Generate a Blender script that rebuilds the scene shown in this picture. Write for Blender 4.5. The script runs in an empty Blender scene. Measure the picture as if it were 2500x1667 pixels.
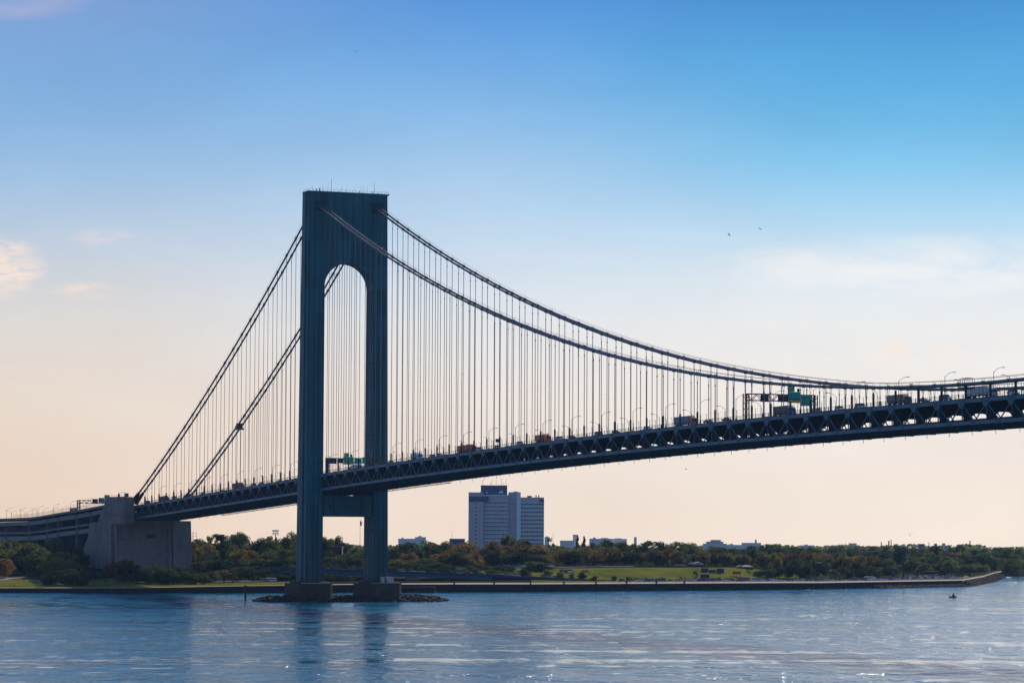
import bpy, math, random
from mathutils import Vector, Matrix
random.seed(7)
SC = bpy.context.scene
COL = SC.collection
R = math.radians
def V(*a): return Vector(a)
# ------------------------------------------------------------------ camera
CX = V(1511.1023, -545.3006, 37.903)
F = V(-0.91921561, 0.38910604, 0.06032545); RT = V(0.39007114, 0.92077293, 0.00466097); UP = V(0.05373243, -0.02781566, 0.99816788)
FPX = 7541.85
FH = V(F.x, F.y, 0).normalized(); RH = V(FH.y, -FH.x, 0) * 1.0
if RH.dot(RT) < 0: RH = -RH
cd = bpy.data.cameras.new("camera"); cam = bpy.data.objects.new("camera", cd); COL.objects.link(cam)
cd.sensor_width = 36; cd.lens = FPX / 2500 * 36; cd.clip_start = 1; cd.clip_end = 40000
m = Matrix((RT, UP, -F)).transposed().to_4x4(); m.translation = CX; cam.matrix_world = m
SC.camera = cam
SC.view_settings.view_transform = 'Standard'; SC.view_settings.look = 'None'; SC.view_settings.exposure = 0; SC.view_settings.gamma = 1
SC.cycles.max_bounces = 6; SC.cycles.transparent_max_bounces = 8; SC.cycles.use_denoising = True; SC.cycles.use_adaptive_sampling = False
SC.cycles.sample_clamp_indirect = 6
def gp(u, D):                      # ground point (x, y) at bearing u and distance D from the quay of the photographer
    s = (u - 1250) / FPX * D
    return CX.x + FH.x * D + RH.x * s, CX.y + FH.y * D + RH.y * s
def hor(u): return 1283.46 + u * 0.00467
def ztop(v, u, D): return CX.z - (v - hor(u)) * D / FPX
# ------------------------------------------------------------------ mesh builder
class MB:
    def __init__(s): s.v = []; s.f = []; s.m = []; s.k = 0
    def poly(s, pts, mi=None):
        n = len(s.v); s.v += [tuple(p) for p in pts]; s.f.append(list(range(n, n + len(pts)))); s.m.append(s.k if mi is None else mi)
    def hexa(s, b, t):             # bottom quad, top quad (counter clockwise from above)
        n = len(s.v); s.v += [tuple(p) for p in b] + [tuple(p) for p in t]; q = len(b)
        s.f.append([n + i for i in range(q)][::-1]); s.f.append([n + q + i for i in range(q)])
        for i in range(q):
            j = (i + 1) % q; s.f.append([n + i, n + j, n + q + j, n + q + i])
        s.m += [s.k] * (q + 2)
    def box(s, x0, x1, y0, y1, z0, z1):
        s.hexa([(x0, y0, z0), (x1, y0, z0), (x1, y1, z0), (x0, y1, z0)], [(x0, y0, z1), (x1, y0, z1), (x1, y1, z1), (x0, y1, z1)])
    def taper(s, b, t):            # b,t=(x0,x1,y0,y1,z)
        s.hexa([(b[0], b[2], b[4]), (b[1], b[2], b[4]), (b[1], b[3], b[4]), (b[0], b[3], b[4])], [(t[0], t[2], t[4]), (t[1], t[2], t[4]), (t[1], t[3], t[4]), (t[0], t[3], t[4])])
    def beam(s, p, q, w, h, up=(0, 0, 1)):
        p = Vector(p); q = Vector(q); d = (q - p).normalized(); up = Vector(up)
        if abs(d.dot(up)) > .99: up = V(1, 0, 0)
        a = d.cross(up).normalized() * w / 2; b = a.cross(d).normalized() * h / 2
        n = len(s.v)
        for c in (p, q):
            for e in (-a - b, a - b, a + b, -a + b): s.v.append(tuple(c + e))
        for fc in ((0, 3, 2, 1), (4, 5, 6, 7), (0, 1, 5, 4), (1, 2, 6, 5), (2, 3, 7, 6), (3, 0, 4, 7)): s.f.append([n + i for i in fc])
        s.m += [s.k] * 6
    def tube(s, pts, r, n=6, caps=True):
        pts = [Vector(p) for p in pts]; rs = r if isinstance(r, (list, tuple)) else [r] * len(pts); base = len(s.v)
        for i, p in enumerate(pts):
            d = (pts[min(i + 1, len(pts) - 1)] - pts[max(i - 1, 0)]).normalized()
            up = V(0, 0, 1) if abs(d.z) < .98 else V(1, 0, 0)
            a = d.cross(up).normalized(); b = a.cross(d).normalized()
            for j in range(n):
                t = 2 * math.pi * j / n; s.v.append(tuple(p + (a * math.cos(t) + b * math.sin(t)) * rs[i]))
        for i in range(len(pts) - 1):
            for j in range(n):
                k = (j + 1) % n; s.f.append([base + i * n + j, base + i * n + k, base + (i + 1) * n + k, base + (i + 1) * n + j]); s.m.append(s.k)
        if caps:
            s.f.append([base + j for j in range(n)][::-1]); s.f.append([base + (len(pts) - 1) * n + j for j in range(n)]); s.m += [s.k, s.k]
    def prism_y(s, prof, y0, y1):  # profile in (x,z)
        n = len(s.v); k = len(prof)
        for y in (y0, y1): s.v += [(p[0], y, p[1]) for p in prof]
        s.f.append([n + i for i in range(k)]); s.f.append([n + k + i for i in range(k)][::-1])
        for i in range(k):
            j = (i + 1) % k; s.f.append([n + j, n + i, n + k + i, n + k + j])
        s.m += [s.k] * (k + 2)
    def prism_x(s, prof, x0, x1):  # profile in (y,z)
        n = len(s.v); k = len(prof)
        for x in (x0, x1): s.v += [(x, p[0], p[1]) for p in prof]
        s.f.append([n + i for i in range(k)][::-1]); s.f.append([n + k + i for i in range(k)])
        for i in range(k):
            j = (i + 1) % k; s.f.append([n + i, n + j, n + k + j, n + k + i])
        s.m += [s.k] * (k + 2)
    def build(s, name, mats, parent=None, smooth=False):
        me = bpy.data.meshes.new(name); me.from_pydata(s.v, [], s.f)
        if not isinstance(mats, (list, tuple)): mats = [mats]
        for mt in mats: me.materials.append(mt)
        if len(mats) > 1: me.polygons.foreach_set('material_index', s.m)
        if smooth: me.polygons.foreach_set('use_smooth', [True] * len(s.f))
        me.update()
        o = bpy.data.objects.new(name, me); COL.objects.link(o)
        if parent: o.parent = parent
        return o
def tag(o, label=None, cat=None, group=None, kind=None):
    if label: o['label'] = label
    if cat: o['category'] = cat
    if group: o['group'] = group
    if kind: o['kind'] = kind
    return o
def empty(name, loc=(0, 0, 0), rz=0, **k):
    o = bpy.data.objects.new(name, None); COL.objects.link(o); o.location = loc; o.rotation_euler = (0, 0, rz); o.empty_display_size = 1
    return tag(o, **k)
def copy_tree(o, parent=None):
    c = o.copy(); COL.objects.link(c); c.parent = parent
    for ch in list(o.children): copy_tree(ch, c)
    return c
ORD = "first second third fourth fifth sixth seventh eighth ninth tenth eleventh twelfth thirteenth fourteenth fifteenth sixteenth seventeenth eighteenth nineteenth".split()
TENS = ["", "", "twent", "thirt", "fort", "fift", "sixt", "sevent"]
def ordw(i):
    if i < 19: return ORD[i]
    n = i + 1; return TENS[n // 10] + ("ieth" if n % 10 == 0 else "y-" + ORD[n % 10 - 1])
# ------------------------------------------------------------------ materials
def srgb(r, g, b):
    f = lambda c: (c / 255 / 12.92) if c <= 10 else ((c / 255 + .055) / 1.055) ** 2.4
    return (f(r), f(g), f(b), 1)
def mat(name, col, rough=.7, metal=0., noise=0., scale=1., spec=.4, bump=0., rand=0., stretch=None, col2=None, obj=True):
    mt = bpy.data.materials.new(name); mt.use_nodes = True; nt = mt.node_tree; N = nt.nodes; L = nt.links
    b = N['Principled BSDF']; b.inputs['Roughness'].default_value = rough; b.inputs['Metallic'].default_value = metal
    b.inputs['Specular IOR Level'].default_value = spec
    c = (col[0], col[1], col[2], 1); b.inputs['Base Color'].default_value = c
    if noise or bump or col2:
        tc = N.new('ShaderNodeTexCoord'); mp = N.new('ShaderNodeMapping'); L.new(tc.outputs['Object'], mp.inputs['Vector'])
        if stretch: mp.inputs['Scale'].default_value = stretch
        nz = N.new('ShaderNodeTexNoise'); nz.inputs['Scale'].default_value = scale; nz.inputs['Detail'].default_value = 5; nz.inputs['Roughness'].default_value = .65
        L.new(mp.outputs['Vector'], nz.inputs['Vector'])
        mr = N.new('ShaderNodeMapRange'); mr.inputs['From Min'].default_value = .3; mr.inputs['From Max'].default_value = .7; L.new(nz.outputs['Fac'], mr.inputs['Value'])
        mx = N.new('ShaderNodeMix'); mx.data_type = 'RGBA'; L.new(mr.outputs['Result'], mx.inputs['Factor'])
        c2 = col2 or tuple(x * (1 + noise) for x in col[:3]); c1 = tuple(x * (1 - noise) for x in col[:3])
        mx.inputs['A'].default_value = (*c1[:3], 1); mx.inputs['B'].default_value = (*c2[:3], 1)
        out = mx.outputs['Result']
        if rand:
            oi = N.new('ShaderNodeObjectInfo'); hs = N.new('ShaderNodeHueSaturation')
            mv = N.new('ShaderNodeMapRange'); mv.inputs['To Min'].default_value = 1 - rand; mv.inputs['To Max'].default_value = 1 + rand
            L.new(oi.outputs['Random'], mv.inputs['Value']); L.new(mv.outputs['Result'], hs.inputs['Value']); L.new(out, hs.inputs['Color']); out = hs.outputs['Color']
        L.new(out, b.inputs['Base Color'])
        if bump:
            bp = N.new('ShaderNodeBump'); bp.inputs['Strength'].default_value = bump; bp.inputs['Distance'].default_value = .2
            L.new(nz.outputs['Fac'], bp.inputs['Height']); L.new(bp.outputs['Normal'], b.inputs['Normal'])
    return mt
M = {}
M['tower'] = mat('tower_paint', (.004, .075, .103), .6, noise=.3, scale=.12, stretch=(1, 1, .12))
def plates(mt):
    nt = mt.node_tree; N = nt.nodes; L = nt.links; b = N['Principled BSDF']; src = b.inputs['Base Color'].links[0].from_socket
    tc = N.new('ShaderNodeTexCoord'); mp = N.new('ShaderNodeMapping'); mp.inputs['Scale'].default_value = (.2, .19, .0806); L.new(tc.outputs['Object'], mp.inputs['Vector'])
    fl = N.new('ShaderNodeVectorMath'); fl.operation = 'FLOOR'; L.new(mp.outputs[0], fl.inputs[0]); wn_ = N.new('ShaderNodeTexWhiteNoise'); L.new(fl.outputs[0], wn_.inputs['Vector'])
    mr = N.new('ShaderNodeMapRange'); mr.inputs['To Min'].default_value = .74; mr.inputs['To Max'].default_value = 1.3; L.new(wn_.outputs['Value'], mr.inputs['Value'])
    hs = N.new('ShaderNodeHueSaturation'); L.new(src, hs.inputs['Color']); L.new(mr.outputs[0], hs.inputs['Value'])
    m2 = N.new('ShaderNodeMapping'); m2.inputs['Scale'].default_value = (.6, .6, .035); L.new(tc.outputs['Object'], m2.inputs['Vector'])
    nz = N.new('ShaderNodeTexNoise'); nz.inputs['Scale'].default_value = 1; nz.inputs['Detail'].default_value = 6; L.new(m2.outputs[0], nz.inputs['Vector'])
    sx = N.new('ShaderNodeSeparateXYZ'); L.new(tc.outputs['Object'], sx.inputs[0])
    mz = N.new('ShaderNodeMapRange'); mz.inputs['From Min'].default_value = 58; mz.inputs['From Max'].default_value = 8; mz.inputs['To Min'].default_value = .12; mz.inputs['To Max'].default_value = 1.; L.new(sx.outputs['Z'], mz.inputs['Value'])
    mn = N.new('ShaderNodeMapRange'); mn.inputs['From Min'].default_value = .44; mn.inputs['From Max'].default_value = .66; L.new(nz.outputs['Fac'], mn.inputs['Value'])
    mm = N.new('ShaderNodeMath'); mm.operation = 'MULTIPLY'; L.new(mz.outputs[0], mm.inputs[0]); L.new(mn.outputs[0], mm.inputs[1])
    mx = N.new('ShaderNodeMix'); mx.data_type = 'RGBA'; L.new(mm.outputs[0], mx.inputs['Factor']); L.new(hs.outputs[0], mx.inputs['A']); mx.inputs['B'].default_value = (.055, .035, .028, 1); L.new(mx.outputs['Result'], b.inputs['Base Color'])
plates(M['tower'])
M['tower_dark'] = mat('tower_seam_paint', (.007, .035, .055), .8)
M['truss'] = mat('truss_paint', (.05, .108, .165), .5, noise=.2, scale=.2)
M['web'] = mat('web_paint', (.042, .09, .135), .55)
M['gusset'] = mat('gusset_paint', (.022, .075, .115), .55, noise=.15, scale=.4)
M['floor'] = mat('floor_steel', (.03, .035, .05), .7, noise=.25, scale=.3)
M['cable'] = mat('cable_steel', (.10, .09, .10), .38, noise=.1, scale=2)
M['rope'] = mat('rope_steel', (.17, .14, .13), .5)
M['post'] = mat('post_dark_steel', (.02, .035, .06), .5)
M['concrete'] = mat('anchorage_concrete', (.20, .148, .148), .85, noise=.3, scale=.12, bump=.3, stretch=(1, 1, .35))
M['pier'] = mat('pier_concrete', (.062, .033, .022), .9, noise=.35, scale=.25, bump=.4)
M['seawall'] = mat('seawall_stone', (.034, .019, .016), .95, spec=.1, noise=.4, scale=.4, bump=.5)
M['path'] = mat('path_concrete', (.40, .31, .25), .9, noise=.15, scale=.3, spec=.1)
M['asphalt'] = mat('asphalt', (.05, .047, .05), .9, noise=.2, scale=.2, spec=.1)
M['grass'] = mat('grass', (.10, .12, .02), .95, noise=.25, scale=.05, col2=(.19, .17, .035), bump=.2, spec=0)
M['soil'] = mat('woodland_floor', (.022, .026, .012), .95, noise=.4, scale=.02, spec=0)
M['meadow'] = mat('dry_meadow', (.10, .085, .03), .95, noise=.3, scale=.05, spec=0)
M['rock'] = mat('rock', (.035, .022, .017), .9, spec=.15, noise=.6, scale=.8, bump=.6)
M['grey'] = mat('grey_metal', (.12, .12, .13), .5)
M['dark'] = mat('dark_metal', (.015, .015, .02), .5)
M['lamp'] = mat('lamp_metal', (.14, .12, .11), .45)
M['glass'] = mat('dark_glass', (.015, .02, .03), .08, spec=.8)
M['tyre'] = mat('tyre_rubber', (.012, .012, .012), .8)
M['green'] = mat('sign_green', (.0, .38, .24), .5)
M['orange'] = mat('sign_orange', (.95, .40, .03), .6, noise=.15, scale=1.5)
M['blue'] = mat('sign_blue', (.02, .09, .25), .5)
M['signdark'] = mat('sign_back', (.035, .03, .045), .6)
M['white'] = mat('white_paint', (.7, .7, .72), .4)
M['bark'] = mat('bark', (.035, .025, .02), .9, noise=.3, scale=2)
M['apt'] = mat('apartment_wall', (.50, .41, .44), .8, noise=.08, scale=.1)
M['apt_light'] = mat('apartment_light_wall', (.68, .69, .78), .8)
M['apt_dark'] = mat('apartment_dark_cladding', (.09, .10, .18), .7)
M['hazed_wall'] = mat('hazed_wall', (.66, .62, .64), .85)  # paler wall tone with the distance haze put into the colour
M['aptwin'] = mat('apartment_glass', (.03, .035, .06), .25, spec=.6)
M['shade'] = mat('window_blind', (.5, .5, .55), .8)
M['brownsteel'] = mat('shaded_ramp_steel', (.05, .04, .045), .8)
M['viacol'] = mat('viaduct_concrete', (.085, .08, .105), .85, noise=.2, scale=.1)
M['bird'] = mat('bird_feathers', (.03, .03, .035), .95, spec=0)
M['navy'] = mat('screen_navy', (.03, .04, .08), .7, noise=.3, scale=.5)
def paint(name, c, rough=.3): return mat(name, c, rough, spec=.6)
CARS = {'white': paint('car_white', (.75, .75, .77)), 'silver': paint('car_silver', (.4, .42, .45)), 'black': paint('car_black', (.02, .02, .025)),
        'blue': paint('car_blue', (.03, .09, .30)), 'red': paint('car_red', (.4, .03, .03)), 'grey': paint('car_grey', (.12, .12, .14))}
def leafmat(name, c1, c2):
    mt = bpy.data.materials.new(name); mt.use_nodes = True; nt = mt.node_tree; N = nt.nodes; L = nt.links; N.clear()
    out = N.new('ShaderNodeOutputMaterial'); d = N.new('ShaderNodeBsdfDiffuse'); t = N.new('ShaderNodeBsdfTranslucent'); ms = N.new('ShaderNodeMixShader'); ms.inputs[0].default_value = .48
    L.new(d.outputs[0], ms.inputs[1]); L.new(t.outputs[0], ms.inputs[2]); L.new(ms.outputs[0], out.inputs[0])
    g = N.new('ShaderNodeNewGeometry'); nz = N.new('ShaderNodeTexNoise'); nz.inputs['Scale'].default_value = .22; nz.inputs['Detail'].default_value = 3
    L.new(g.outputs['Position'], nz.inputs['Vector'])
    mr = N.new('ShaderNodeMapRange'); mr.inputs['From Min'].default_value = .35; mr.inputs['From Max'].default_value = .65; L.new(nz.outputs['Fac'], mr.inputs['Value'])
    mx = N.new('ShaderNodeMix'); mx.data_type = 'RGBA'; L.new(mr.outputs['Result'], mx.inputs['Factor']); mx.inputs['A'].default_value = (*c1, 1); mx.inputs['B'].default_value = (*c2, 1)
    oi = N.new('ShaderNodeObjectInfo'); hs = N.new('ShaderNodeHueSaturation'); mv = N.new('ShaderNodeMapRange'); mv.inputs['To Min'].default_value = .7; mv.inputs['To Max'].default_value = 1.35
    L.new(oi.outputs['Random'], mv.inputs['Value']); L.new(mv.outputs['Result'], hs.inputs['Value']); L.new(mx.outputs['Result'], hs.inputs['Color'])
    L.new(hs.outputs['Color'], d.inputs[0]); L.new(hs.outputs['Color'], t.inputs[0])
    return mt
LEAF = {'green': leafmat('leaf_green', (.085, .11, .03), (.165, .17, .045)), 'olive': leafmat('leaf_olive', (.12, .125, .032), (.21, .18, .045)),
        'brown': leafmat('leaf_brown', (.14, .105, .035), (.23, .155, .05)), 'orange': leafmat('leaf_orange', (.17, .11, .03), (.27, .15, .04)),
        'dark': leafmat('leaf_dark', (.045, .065, .026), (.09, .105, .035))}
# ------------------------------------------------------------------ world and sun
SUN_EL, SUN_OFF = 29, 26.5
sun_h = (FH * math.cos(R(SUN_OFF)) + RH * math.sin(R(SUN_OFF))).normalized()
sun_dir = (sun_h * math.cos(R(SUN_EL)) + V(0, 0, math.sin(R(SUN_EL)))).normalized()
ld = bpy.data.lights.new('sun', 'SUN'); ld.energy = 4.8; ld.angle = R(.5); ld.color = (1, .9, .76)
lo = bpy.data.objects.new('sun', ld); COL.objects.link(lo); lo.rotation_euler = sun_dir.to_track_quat('Z', 'Y').to_euler(); lo.location = (0, 0, 500)
W = bpy.data.worlds.new("World"); SC.world = W; W.use_nodes = True
nt = W.node_tree; N = nt.nodes; L = nt.links; bg = N['Background']; bg.inputs['Strength'].default_value = 1
def math_(op, a, b=None, c=None, clamp=False):
    n = N.new('ShaderNodeMath'); n.operation = op; n.use_clamp = clamp
    for i, x in enumerate((a, b, c)):
        if x is None: continue
        if isinstance(x, (int, float)): n.inputs[i].default_value = x
        else: L.new(x, n.inputs[i])
    return n.outputs[0]
def dotn(vec, v):
    n = N.new('ShaderNodeVectorMath'); n.operation = 'DOT_PRODUCT'; L.new(vec, n.inputs[0]); n.inputs[1].default_value = tuple(v); return n.outputs['Value']
tc = N.new('ShaderNodeTexCoord'); D_ = tc.outputs['Generated']
df = dotn(D_, FH); dr = dotn(D_, RH); dz = dotn(D_, (0, 0, 1))
hyp = math_('SQRT', math_('ADD', math_('MULTIPLY', df, df), math_('MULTIPLY', dr, dr)))
el = math_('DIVIDE', dz, math_('MAXIMUM', hyp, .001)); az = math_('DIVIDE', dr, math_('MAXIMUM', hyp, .001))
def mapr(v, a, b, c=0., d=1., smooth=False):
    n = N.new('ShaderNodeMapRange'); n.interpolation_type = 'SMOOTHSTEP' if smooth else 'LINEAR'
    L.new(v, n.inputs[0]); n.inputs[1].default_value = a; n.inputs[2].default_value = b; n.inputs[3].default_value = c; n.inputs[4].default_value = d; return n.outputs[0]
def ramp(fac, rows):
    n = N.new('ShaderNodeValToRGB'); n.color_ramp.interpolation = 'B_SPLINE'; cr = n.color_ramp
    rows = sorted([((1300 - v) / 3300., c) for v, c in rows], key=lambda r: r[0])
    cr.elements[0].position = rows[0][0]; cr.elements[0].color = srgb(*rows[0][1]); cr.elements[1].position = rows[-1][0]; cr.elements[1].color = srgb(*rows[-1][1])
    for p, c in rows[1:-1]:
        e = cr.elements.new(p); e.color = srgb(*c)
    L.new(fac, n.inputs[0]); return n.outputs['Color']
ef = math_('DIVIDE', math_('ADD', math_('MULTIPLY', el, 7542.), 11.), 3300., clamp=True)   # 0 at the horizon, 1 at about thirteen degrees
SKY_L = [(1300, (231, 203, 178)), (1150, (233, 208, 184)), (1000, (231, 213, 195)), (800, (224, 216, 208)), (620, (197, 208, 221)), (420, (150, 188, 224)), (200, (122, 170, 221)), (0, (134, 166, 214)), (-400, (84, 138, 208)), (-1000, (52, 108, 186)), (-2000, (26, 72, 150))]
SKY_C = [(1300, (240, 219, 198)), (1120, (239, 223, 207)), (950, (238, 228, 219)), (780, (228, 229, 232)), (600, (200, 218, 235)), (400, (163, 202, 236)), (200, (120, 178, 231)), (0, (88, 150, 222)), (-400, (62, 128, 208)), (-1000, (42, 104, 188)), (-2000, (24, 72, 152))]
SKY_R = [(1300, (244, 226, 207)), (1120, (244, 230, 215)), (950, (241, 233, 225)), (790, (237, 236, 235)), (640, (216, 230, 240)), (480, (152, 208, 240)), (300, (108, 186, 232)), (120, (86, 165, 223)), (0, (78, 150, 212)), (-400, (56, 130, 208)), (-1000, (40, 106, 190)), (-2000, (24, 74, 154))]
cl, cc, crr = ramp(ef, SKY_L), ramp(ef, SKY_C), ramp(ef, SKY_R)
def mixc(f, a, b):
    n = N.new('ShaderNodeMix'); n.data_type = 'RGBA'
    if isinstance(f, (int, float)): n.inputs['Factor'].default_value = f
    else: L.new(f, n.inputs['Factor'])
    for k, x in (('A', a), ('B', b)):
        if isinstance(x, tuple): n.inputs[k].default_value = x
        else: L.new(x, n.inputs[k])
    return n.outputs['Result']
# thin cloud: soft large-scale unevenness and a few wisps at fixed bearings
cv = N.new('ShaderNodeCombineXYZ'); L.new(math_('MULTIPLY', az, 1.), cv.inputs[0]); L.new(math_('MULTIPLY', el, 2.6), cv.inputs[1])
def noise(vec, sc, det=5, ro=.6, dist=0.):
    n = N.new('ShaderNodeTexNoise'); n.inputs['Scale'].default_value = sc; n.inputs['Detail'].default_value = det; n.inputs['Roughness'].default_value = ro; n.inputs['Distortion'].default_value = dist
    L.new(vec, n.inputs['Vector']); return n.outputs['Fac']
wob = math_('MULTIPLY', math_('SUBTRACT', noise(cv.outputs[0], 7, 2), .5), .10)
azw = math_('ADD', az, wob)
g = mixc(mapr(azw, -.17, .0, 0, 1, True), cl, cc); g = mixc(mapr(azw, -.02, .11, 0, 1, True), g, crr)
def blob(u, v, su, sv, ga):
    a0 = (u - 1250) / 7542.; e0 = (1289 - v) / 7542.
    x = math_('DIVIDE', math_('SUBTRACT', az, a0), su / 7542.); y = math_('DIVIDE', math_('SUBTRACT', el, e0), sv / 7542.)
    r = math_('ADD', math_('MULTIPLY', x, x), math_('MULTIPLY', y, y)); return math_('MULTIPLY', math_('SUBTRACT', 1., r, clamp=True), ga)
n1 = noise(cv.outputs[0], 28, 8, .58, .6); n2 = noise(cv.outputs[0], 90, 6, .6, .2)
for (u, v, su, sv, ga, c, sel) in [(20, 665, 110, 85, 1.0, (246, 228, 214), n2), (215, 720, 90, 25, .8, (242, 222, 208), n2), (260, 590, 100, 25, .5, (225, 215, 220), n2),
                                   (2330, 650, 620, 85, .75, (240, 240, 240), n1), (1950, 655, 300, 60, .5, (236, 238, 240), n1), (2150, 850, 70, 30, .8, (248, 232, 218), n2), (2320, 860, 60, 22, .6, (248, 232, 220), n2), (2440, 820, 50, 25, .6, (246, 236, 228), n2), (0, 10, 240, 60, .4, (200, 190, 220), n1)]:
    f = math_('MULTIPLY', blob(u, v, su, sv, ga * 1.6), mapr(sel, .32, .68, 0, 1, True), clamp=True)
    g = mixc(math_('MULTIPLY', f, .9, clamp=True), g, srgb(*c))
sk = N.new('ShaderNodeTexSky'); sk.sky_type = 'NISHITA'; sk.sun_disc = False; sk.sun_elevation = R(SUN_EL)
sk.sun_rotation = math.atan2(sun_dir.x, sun_dir.y); sk.air_density = 1; sk.dust_density = 1.2; sk.ozone_density = 2
nk = N.new('ShaderNodeMix'); nk.data_type = 'RGBA'; nk.blend_type = 'MULTIPLY'; nk.inputs['Factor'].default_value = 1; L.new(sk.outputs[0], nk.inputs['A']); nk.inputs['B'].default_value = (.092, .115, .142, 1)
f_up = mapr(el, .40, 1.2, 0, 1, True); f_back = mapr(df, .75, .3, 0, 1, True)
fmix = math_('MAXIMUM', f_up, f_back)
gm = math_('MULTIPLY', mapr(el, 0, .13, 1.10, 1.0), mapr(noise(cv.outputs[0], 11, 4, .6, .6), .3, .7, .965, 1.035))
gx = N.new('ShaderNodeVectorMath'); gx.operation = 'SCALE'; L.new(g, gx.inputs[0]); L.new(gm, gx.inputs['Scale']); g = gx.outputs[0]
g = mixc(fmix, g, nk.outputs['Result'])
L.new(g, bg.inputs['Color'])
# ------------------------------------------------------------------ ground and water
US = [-3000, 0, 300, 600, 1300, 2000, 2200, 2350, 2400, 2440, 2500, 3000, 4500]
DS = [1690, 1767, 1772, 1787, 1860, 1978, 2062, 2119, 2292, 2584, 2638, 2900, 3500]
def interp(x, xs, ys):
    if x <= xs[0]: return ys[0]
    for i in range(len(xs) - 1):
        if x <= xs[i + 1]: return ys[i] + (ys[i + 1] - ys[i]) * (x - xs[i]) / (xs[i + 1] - xs[i])
    return ys[-1]
def shore(u): return interp(u, US, DS)
def wall_z(u): return interp(u, [-3000, 0, 300, 600, 900, 1900, 2200, 4500], [2.4, 2.4, 2.6, 3.8, 4.5, 4.0, 3.6, 3.4])
TT = [0, 8, 40, 60, 90, 120, 160, 300]
PROF = [(-3000, [0, .2, 1.8, 3.2, 5.2, 6.6, 8.6, 11.5]), (310, [0, .2, 1.4, 2.8, 4.6, 6., 8.6, 11.5]), (520, [0, .2, .4, .6, 1., 3.5, 6.5, 9.5]), (700, [0, .2, .4, .6, 1., 4, 6.5, 9]),
        (1150, [0, .9, 1., 1.1, 2.5, 4.5, 6.5, 8.5]), (1260, [0, .9, 1., 1.3, 4.2, 6.6, 8.1, 8.7]), (1500, [0, .9, 1., 1.3, 5.2, 7.8, 8.8, 9]), (1800, [0, .9, 1., 1.3, 4.8, 7.8, 8.9, 9]), (1950, [0, .9, 1., 1.1, 2., 3.6, 5.5, 7.5]),
        (2200, [0, .7, .8, .8, .9, 1., 1.3, 2.8]), (4500, [0, .2, .3, .3, .5, 1, 1.5, 3])]
FARD = [2300, 2600, 3000, 3600, 4300, 5200, 6400]; FARZ = [13., 13., 12., 9., 5., 2., -.5]
def zg(u, D):
    t = D - shore(u)
    if t < 0: return -3
    k = 0
    while k < len(PROF) - 2 and u > PROF[k + 1][0]: k += 1
    a = min(max((u - PROF[k][0]) / (PROF[k + 1][0] - PROF[k][0]), 0), 1)
    zz = wall_z(u) + interp(t, TT, PROF[k][1]) * (1 - a) + interp(t, TT, PROF[k + 1][1]) * a
    if t > 300:
        fz = interp(max(D, 2300), FARD, FARZ); b = min((t - 300) / 900, 1); zz = zz * (1 - b) + min(fz, 13) * b
    return zz
b = MB(); cols = [-3000, -1500, -600, -200] + list(range(0, 2360, 50)) + [2350, 2375, 2400, 2420, 2440, 2470, 2500, 2600, 3000, 3700, 4500]; cols = sorted(set(cols))
offs = [0, 8, 20, 30, 40, 50, 60, 70, 80, 90, 100, 110, 120, 140, 160, 200, 250, 300, 500, 800, 1300, 1900, 2600, 3400, 4400]
rows = []
for u in cols:
    s = shore(u); r = []
    for t in offs:
        D = s + t
        if t == 4400: D = 6400
        x, y = gp(u, D); r.append((x, y, zg(u, D)))
    rows.append(r)
nn = len(offs); b.v = [p for r in rows for p in r]
for i in range(len(cols) - 1):
    for j in range(nn - 1):
        um = (cols[i] + cols[i + 1]) / 2; t = offs[j]
        g_ = (um < 520 and t < 90) or (500 < um < 800 and t < 80) or (1150 < um < 1320 and 100 <= t < 160) or (1300 <= um < 1500 and 40 <= t < 140) or (1500 <= um < 1960 and 60 <= t < 140) or (1960 <= um < 2200 and 40 <= t < 70) or (um >= 2340 and t < 60)
        mm = 2 if (1480 < um < 1960 and 30 <= t < 60) or (1300 <= um < 1480 and 20 <= t < 40) else (0 if g_ else 1)
        b.f.append([i * nn + j, (i + 1) * nn + j, (i + 1) * nn + j + 1, i * nn + j + 1]); b.m.append(mm)
tag(b.build('ground', [M['grass'], M['soil'], M['meadow']], smooth=True), kind='structure')
def strip(name, us, t0, t1, lift, material, z=None, dn=0):   # ribbon that follows the shore
    b = MB(); P = []
    for u in us:
        s = shore(u)
        for t in (t0, (t0 + t1) / 2, t1):
            x, y = gp(u, s + t); P.append((x, y, (zg(u, s + t) if z is None else z(u)) + lift))
    b.v = P
    for i in range(len(us) - 1):
        for j in range(2):
            a = i * 3 + j; b.f.append([a, a + 3, a + 4, a + 1]); b.m.append(0)
    return b.build(name, material)
ul = lambda a, c, s=25: list(range(a, c + 1, s))
tag(strip('promenade', ul(-1500, 4500), .8, 8, .12, M['path']), kind='structure')
tag(strip('shore_road', ul(-1000, 1175), 84, 97, .25, M['asphalt']), kind='structure')
tag(strip('parkway', ul(1475, 3000), 12, 36, .15, M['asphalt']), kind='structure')
tag(strip('car_park', ul(2195, 2365, 10), 44, 130, .15, M['asphalt']), kind='structure')
tag(strip('upper_road', ul(1000, 1560), 150, 166, .25, M['asphalt']), kind='structure')
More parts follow.
